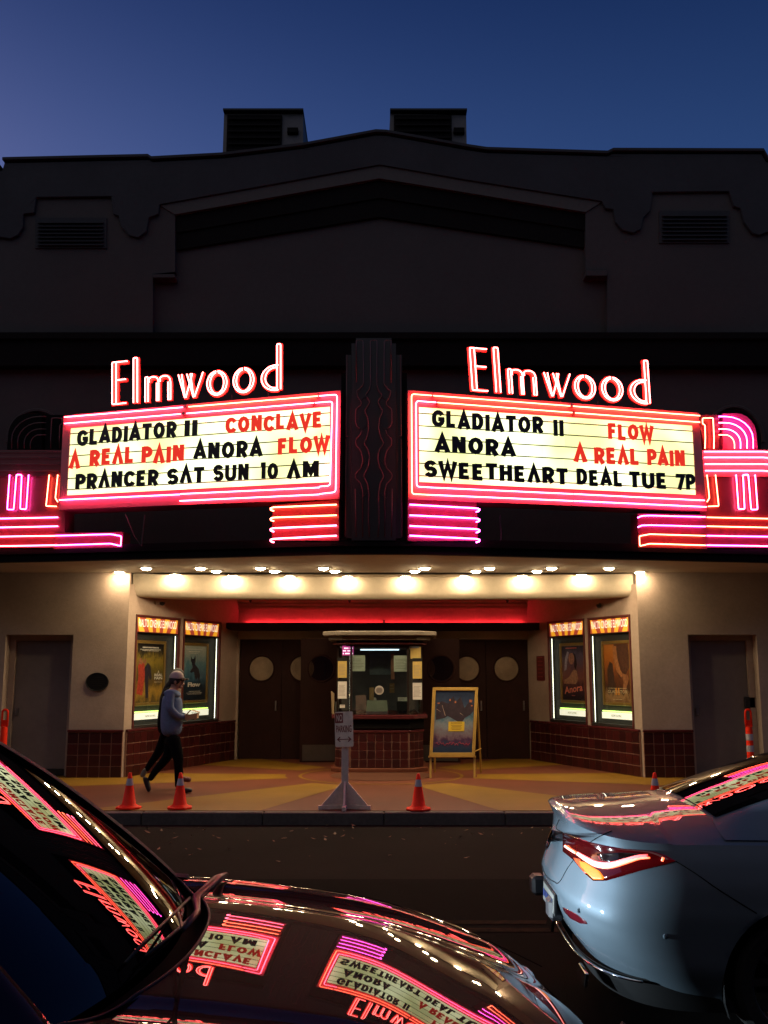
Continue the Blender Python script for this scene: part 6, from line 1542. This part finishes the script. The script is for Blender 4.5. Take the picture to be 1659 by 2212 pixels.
def build_person(J, label, loc, legs, arms, torso, head, jm, tm, sm_, cap, shoes_):
    legs = [[(a, b, c, r*1.17) for a, b, c, r in L] for L in legs]; arms = [([(a, b, c, r*1.18) for a, b, c, r in A[0]],)+tuple(A[1:]) for A in arms]; torso = [(a, b, r*1.17) for a, b, r in torso]
    t = thing('person', label, 'person', loc)
    H = head; hc = J(*H['c']); nk = J(*H['neck'])
    # body: head, neck, torso, arms and hands as one surface
    jo = {'pel': (J(*torso[0][:2]), (.07,.07))}; bo_ = []
    prev = 'pel'
    for i, (x, y, r) in enumerate(torso[1:]): jo[f't{i}'] = (J(x, y), (r*.62, r*.62)); bo_.append((prev, f't{i}')); prev = f't{i}'
    jo['nk'] = (nk, (.052,.055)); bo_.append((prev, 'nk')); up_ = (hc-nk).normalized()
    jo['h0'] = (hc-up_*.05, (.074,.082)); jo['h1'] = (hc+up_*.045, (.078,.094)); bo_ += [('nk','h0'), ('h0','h1')]
    for s, A in zip((-1, 1), arms):
        q = prev
        for i, (x, y, dy, r) in enumerate(A[0]): jo[f'a{s}{i}'] = (J(x, y, dy), r*(.62 if i == 0 else .74)); bo_.append((q, f'a{s}{i}')); q = f'a{s}{i}'
        d = (jo[q][0]-jo[f'a{s}{len(A[0])-2}'][0]).normalized(); d = Vector(A[1]).normalized() if len(A) > 1 else d
        up2 = Vector(A[2]) if len(A) > 2 else Vector((0,0,1)); hand(None, q, d, (up2-d*up2.dot(d)).normalized(), bo_, jo, -s, .55)
    skin('body', jo, bo_, SKIN, t, 2)
    # face: nose, brow, chin, ear towards +x
    f = MB(); c = hc-up_*.02
    ell(f, c+Vector((.088,0,-.012)), .020,.013,.026, 10, 6); ell(f, c+Vector((.062,0,-.082)), .036,.034,.026, 10, 6); ell(f, c+Vector((.078,0,-.052)), .012,.024,.009, 10, 6)
    ell(f, c+Vector((-.004,-.080,-.015)), .020,.010,.032, 10, 6); ell(f, c+Vector((-.004,.080,-.015)), .020,.010,.032, 10, 6)
    f.build('face', SKIN, t, smooth=True)
    e = MB(); 
    for s in (-1, 1): ell(e, c+Vector((.078,s*.030,.012)), .008,.011,.007, 10, 6)
    e.build('eye', mat('dark eye', (.02,.015,.012), .2), t, smooth=True)
    # clothes
    jj = {'pel': (J(torso[0][0], torso[0][1]+55), (torso[0][2]*.98, torso[0][2]*.93))}; bb = []; prev = 'pel'
    for i, (x, y, r) in enumerate(torso[1:]): jj[f't{i}'] = (J(x, y), (r*1.08, r)); bb.append((prev, f't{i}')); prev = f't{i}'
    jj['col'] = (nk+Vector((0,0,-.015)), (.066,.068)); bb.append((prev, 'col'))
    for s, A in zip((-1, 1), arms):
        q = prev
        pts = A[0]
        for i, (x, y, dy, r) in enumerate(pts):
            p = J(x, y, dy)
            if i == len(pts)-1: pv = J(*pts[-2][:3]); p = pv.lerp(p, .86)
            jj[f'a{s}{i}'] = (p, r*1.12); bb.append((q, f'a{s}{i}')); q = f'a{s}{i}'
    jk = skin('jacket', jj, bb, jm, t, 2)
    jl = {'pel': (J(torso[0][0], torso[0][1]+35), (torso[0][2]*.70, torso[0][2]*.66))}; bl_ = []
    for s, L in zip((-1, 1), legs):
        q = 'pel'
        for i, (x, y, dy, r) in enumerate(L): jl[f'l{s}{i}'] = (J(x, y, dy), r); bl_.append((q, f'l{s}{i}')); q = f'l{s}{i}'
    skin('trousers', jl, bl_, tm, t, 2)
    for a, b, m in shoes_: shoe(a, b, t, m)
    hr = MB(); ell(hr, hc+Vector((-.022,0,.0)), .094,.088,.098, 18, 10, -38, 80); hr.build('hair', HAIRD, t, smooth=True)
    if cap:
        cp = MB(); ell(cp, hc+Vector((-.006,0,.035)), .108,.094,.100, 20, 8, -8, 90, Matrix.Rotation(R(6),3,'Y')); cap_o = cp.build('cap', CAPM, t, smooth=True)
        br = MB(); rows = []
        for i in range(9):
            a = R(-62+124*i/8); rows.append([hc+Vector((.088*math.cos(a), .085*math.sin(a), .030)), hc+Vector((.088+.030*math.cos(a)+.05, .066*math.sin(a), .018)), hc+Vector((.10+.068*math.cos(a), .055*math.sin(a), .004))])
        br.grid(rows); rows2 = [[p+Vector((0,0,-.007)) for p in r] for r in rows]; br.grid(rows2, flip=True); br.build('cap_brim', mat('dark cap brim', (.04,.03,.03), .8), t, smooth=True)
        MB().tube([hc+Vector((-.006+.107*math.cos(R(a)), .093*math.sin(R(a)), .034)) for a in range(0,360,20)], .006, 5, closed=True).build('cap_band', CAPM, t, smooth=True)
        g_ = MB()
        for s in (-1, 1): 
            g_.tube([hc+Vector((.098,s*.032+.018*math.cos(R(a)),-.006+.014*math.sin(R(a)))) for a in range(0,360,40)], .0022, 4, closed=True); g_.tube([hc+Vector((.095,s*.05,-.002)), hc+Vector((.0,s*.085,-.004))], .0022, 4)
        g_.build('glasses', BLACKM, t, smooth=True)
    return t
J = Jf(YP1)
p1_ = build_person(J, 'walking man in a pale cap, blue fleece and black trousers holding a takeaway box', J(560, 1900),
    legs=[[(560,1170,-.09,.088),(632,1440,-.10,.066),(620,1760,-.10,.042),(622,1870,-.10,.038)], [(520,1170,.09,.088),(470,1400,.09,.068),(280,1620,.09,.046),(190,1760,.09,.036)]],
    arms=[([(500,470,-.17,.058),(492,690,-.215,.050),(620,805,-.16,.040),(742,815,-.06,.030)], (1,.25,-.05), (0,-.25,1)), ([(520,470,.17,.058),(520,690,.20,.050),(640,790,.13,.040),(752,790,.03,.030)], (1,-.25,-.05), (0,-.25,1))],
    torso=[(528,1070,.140),(522,930,.148),(528,760,.148),(530,600,.140),(538,500,.125),(552,435,.095)],
    head={'c': (605,262), 'neck': (568,385)}, jm=BLUE, tm=TROU, sm_=SHOE, cap=True,
    shoes_=[(J(645,1895,-.10)+Vector((0,0,.0)), J(835,1905,-.10), SHOE), (J(150,1760,.09), J(196,1925,.09), SHOE)])
# box held in both hands
bx = J(825, 800, -.03); tb_ = thing('takeaway_box', 'small brown takeaway box held open in the walking man\'s hands', 'box', bx)
KR = mat('kraft card', (.55,.33,.18), .75, var=.08)
def bp(x, y, z): v = Matrix.Rotation(R(-10),3,'Y') @ Vector((x, y, z)); return bx+v
pts = [bp(-.08,-.075,-.045), bp(.08,-.075,-.045), bp(.08,.075,-.045), bp(-.08,.075,-.045)]; top_ = [bp(-.10,-.09,.03), bp(.10,-.09,.03), bp(.10,.09,.03), bp(-.10,.09,.03)]
MB().add(pts+top_, [(0,3,2,1),(0,1,5,4),(1,2,6,5),(2,3,7,6),(3,0,4,7)]).build('box_base', KR, tb_)
MB().hexa([bp(-.085,.08,.026), bp(-.085,-.08,.026), bp(-.0,-.075,.092), bp(-.0,.075,.092)], (.003,0,.003)).build('box_flap', KR, tb_)
MB().hexa([bp(-.0,.075,.094), bp(-.0,-.075,.094), bp(.115,-.07,.035), bp(.115,.07,.035)], (0,0,.003)).build('box_flap', KR, tb_)
# second walker, mostly hidden behind the first
YP2 = 15.05
J2 = Jf(YP2)
GJ = mat('black jacket', (.006,.006,.008), .9, spec=.08, bump=.2); RS = mat('dull red shoe', (.17,.045,.035), .6); GS = mat('grey trainer', (.16,.15,.11), .6)
p2_ = build_person(J2, 'dark haired person in black walking just behind the man in the cap', J2(560, 1750),
    legs=[[(470,1120,-.09,.080),(600,1390,-.09,.058),(650,1600,-.09,.042),(668,1690,-.09,.038)], [(430,1120,.09,.080),(330,1340,.09,.060),(200,1520,.09,.042),(140,1620,.09,.034)]],
    arms=[([(470,480,-.17,.052),(440,680,-.20,.044),(540,800,-.16,.036),(620,830,-.08,.028)], (1,.1,0)), ([(480,480,.17,.052),(470,690,.20,.044),(570,800,.13,.036),(650,820,.05,.028)], (1,-.1,0))],
    torso=[(450,1050,.130),(455,900,.135),(470,740,.135),(485,600,.125),(505,510,.112),(540,440,.085)],
    head={'c': (632,225), 'neck': (585,350)}, jm=GJ, tm=TROU, sm_=SHOE, cap=False,
    shoes_=[(J2(690,1725,-.09), J2(815,1750,-.09), RS), (J2(120,1625,.09), J2(85,1705,.09), GS)])
hr = MB(); ell(hr, J2(628,190)+Vector((-.02,0,.0)), .115,.10,.105, 16, 10); hr.build('long_hair', HAIRD, p2_, smooth=True)
skin('hanging_hair', {'a': (J2(575,260), (.07,.08)), 'b': (J2(470,380,.05), (.06,.07)), 'c': (J2(400,560,.05), (.055,.07)), 'd': (J2(385,700,.05), (.035,.05))}, [('a','b'),('b','c'),('c','d')], HAIRD, p2_)
for o in scene.objects:
    for k in ('_loc', '_inv'):
        if k in o: del o[k]
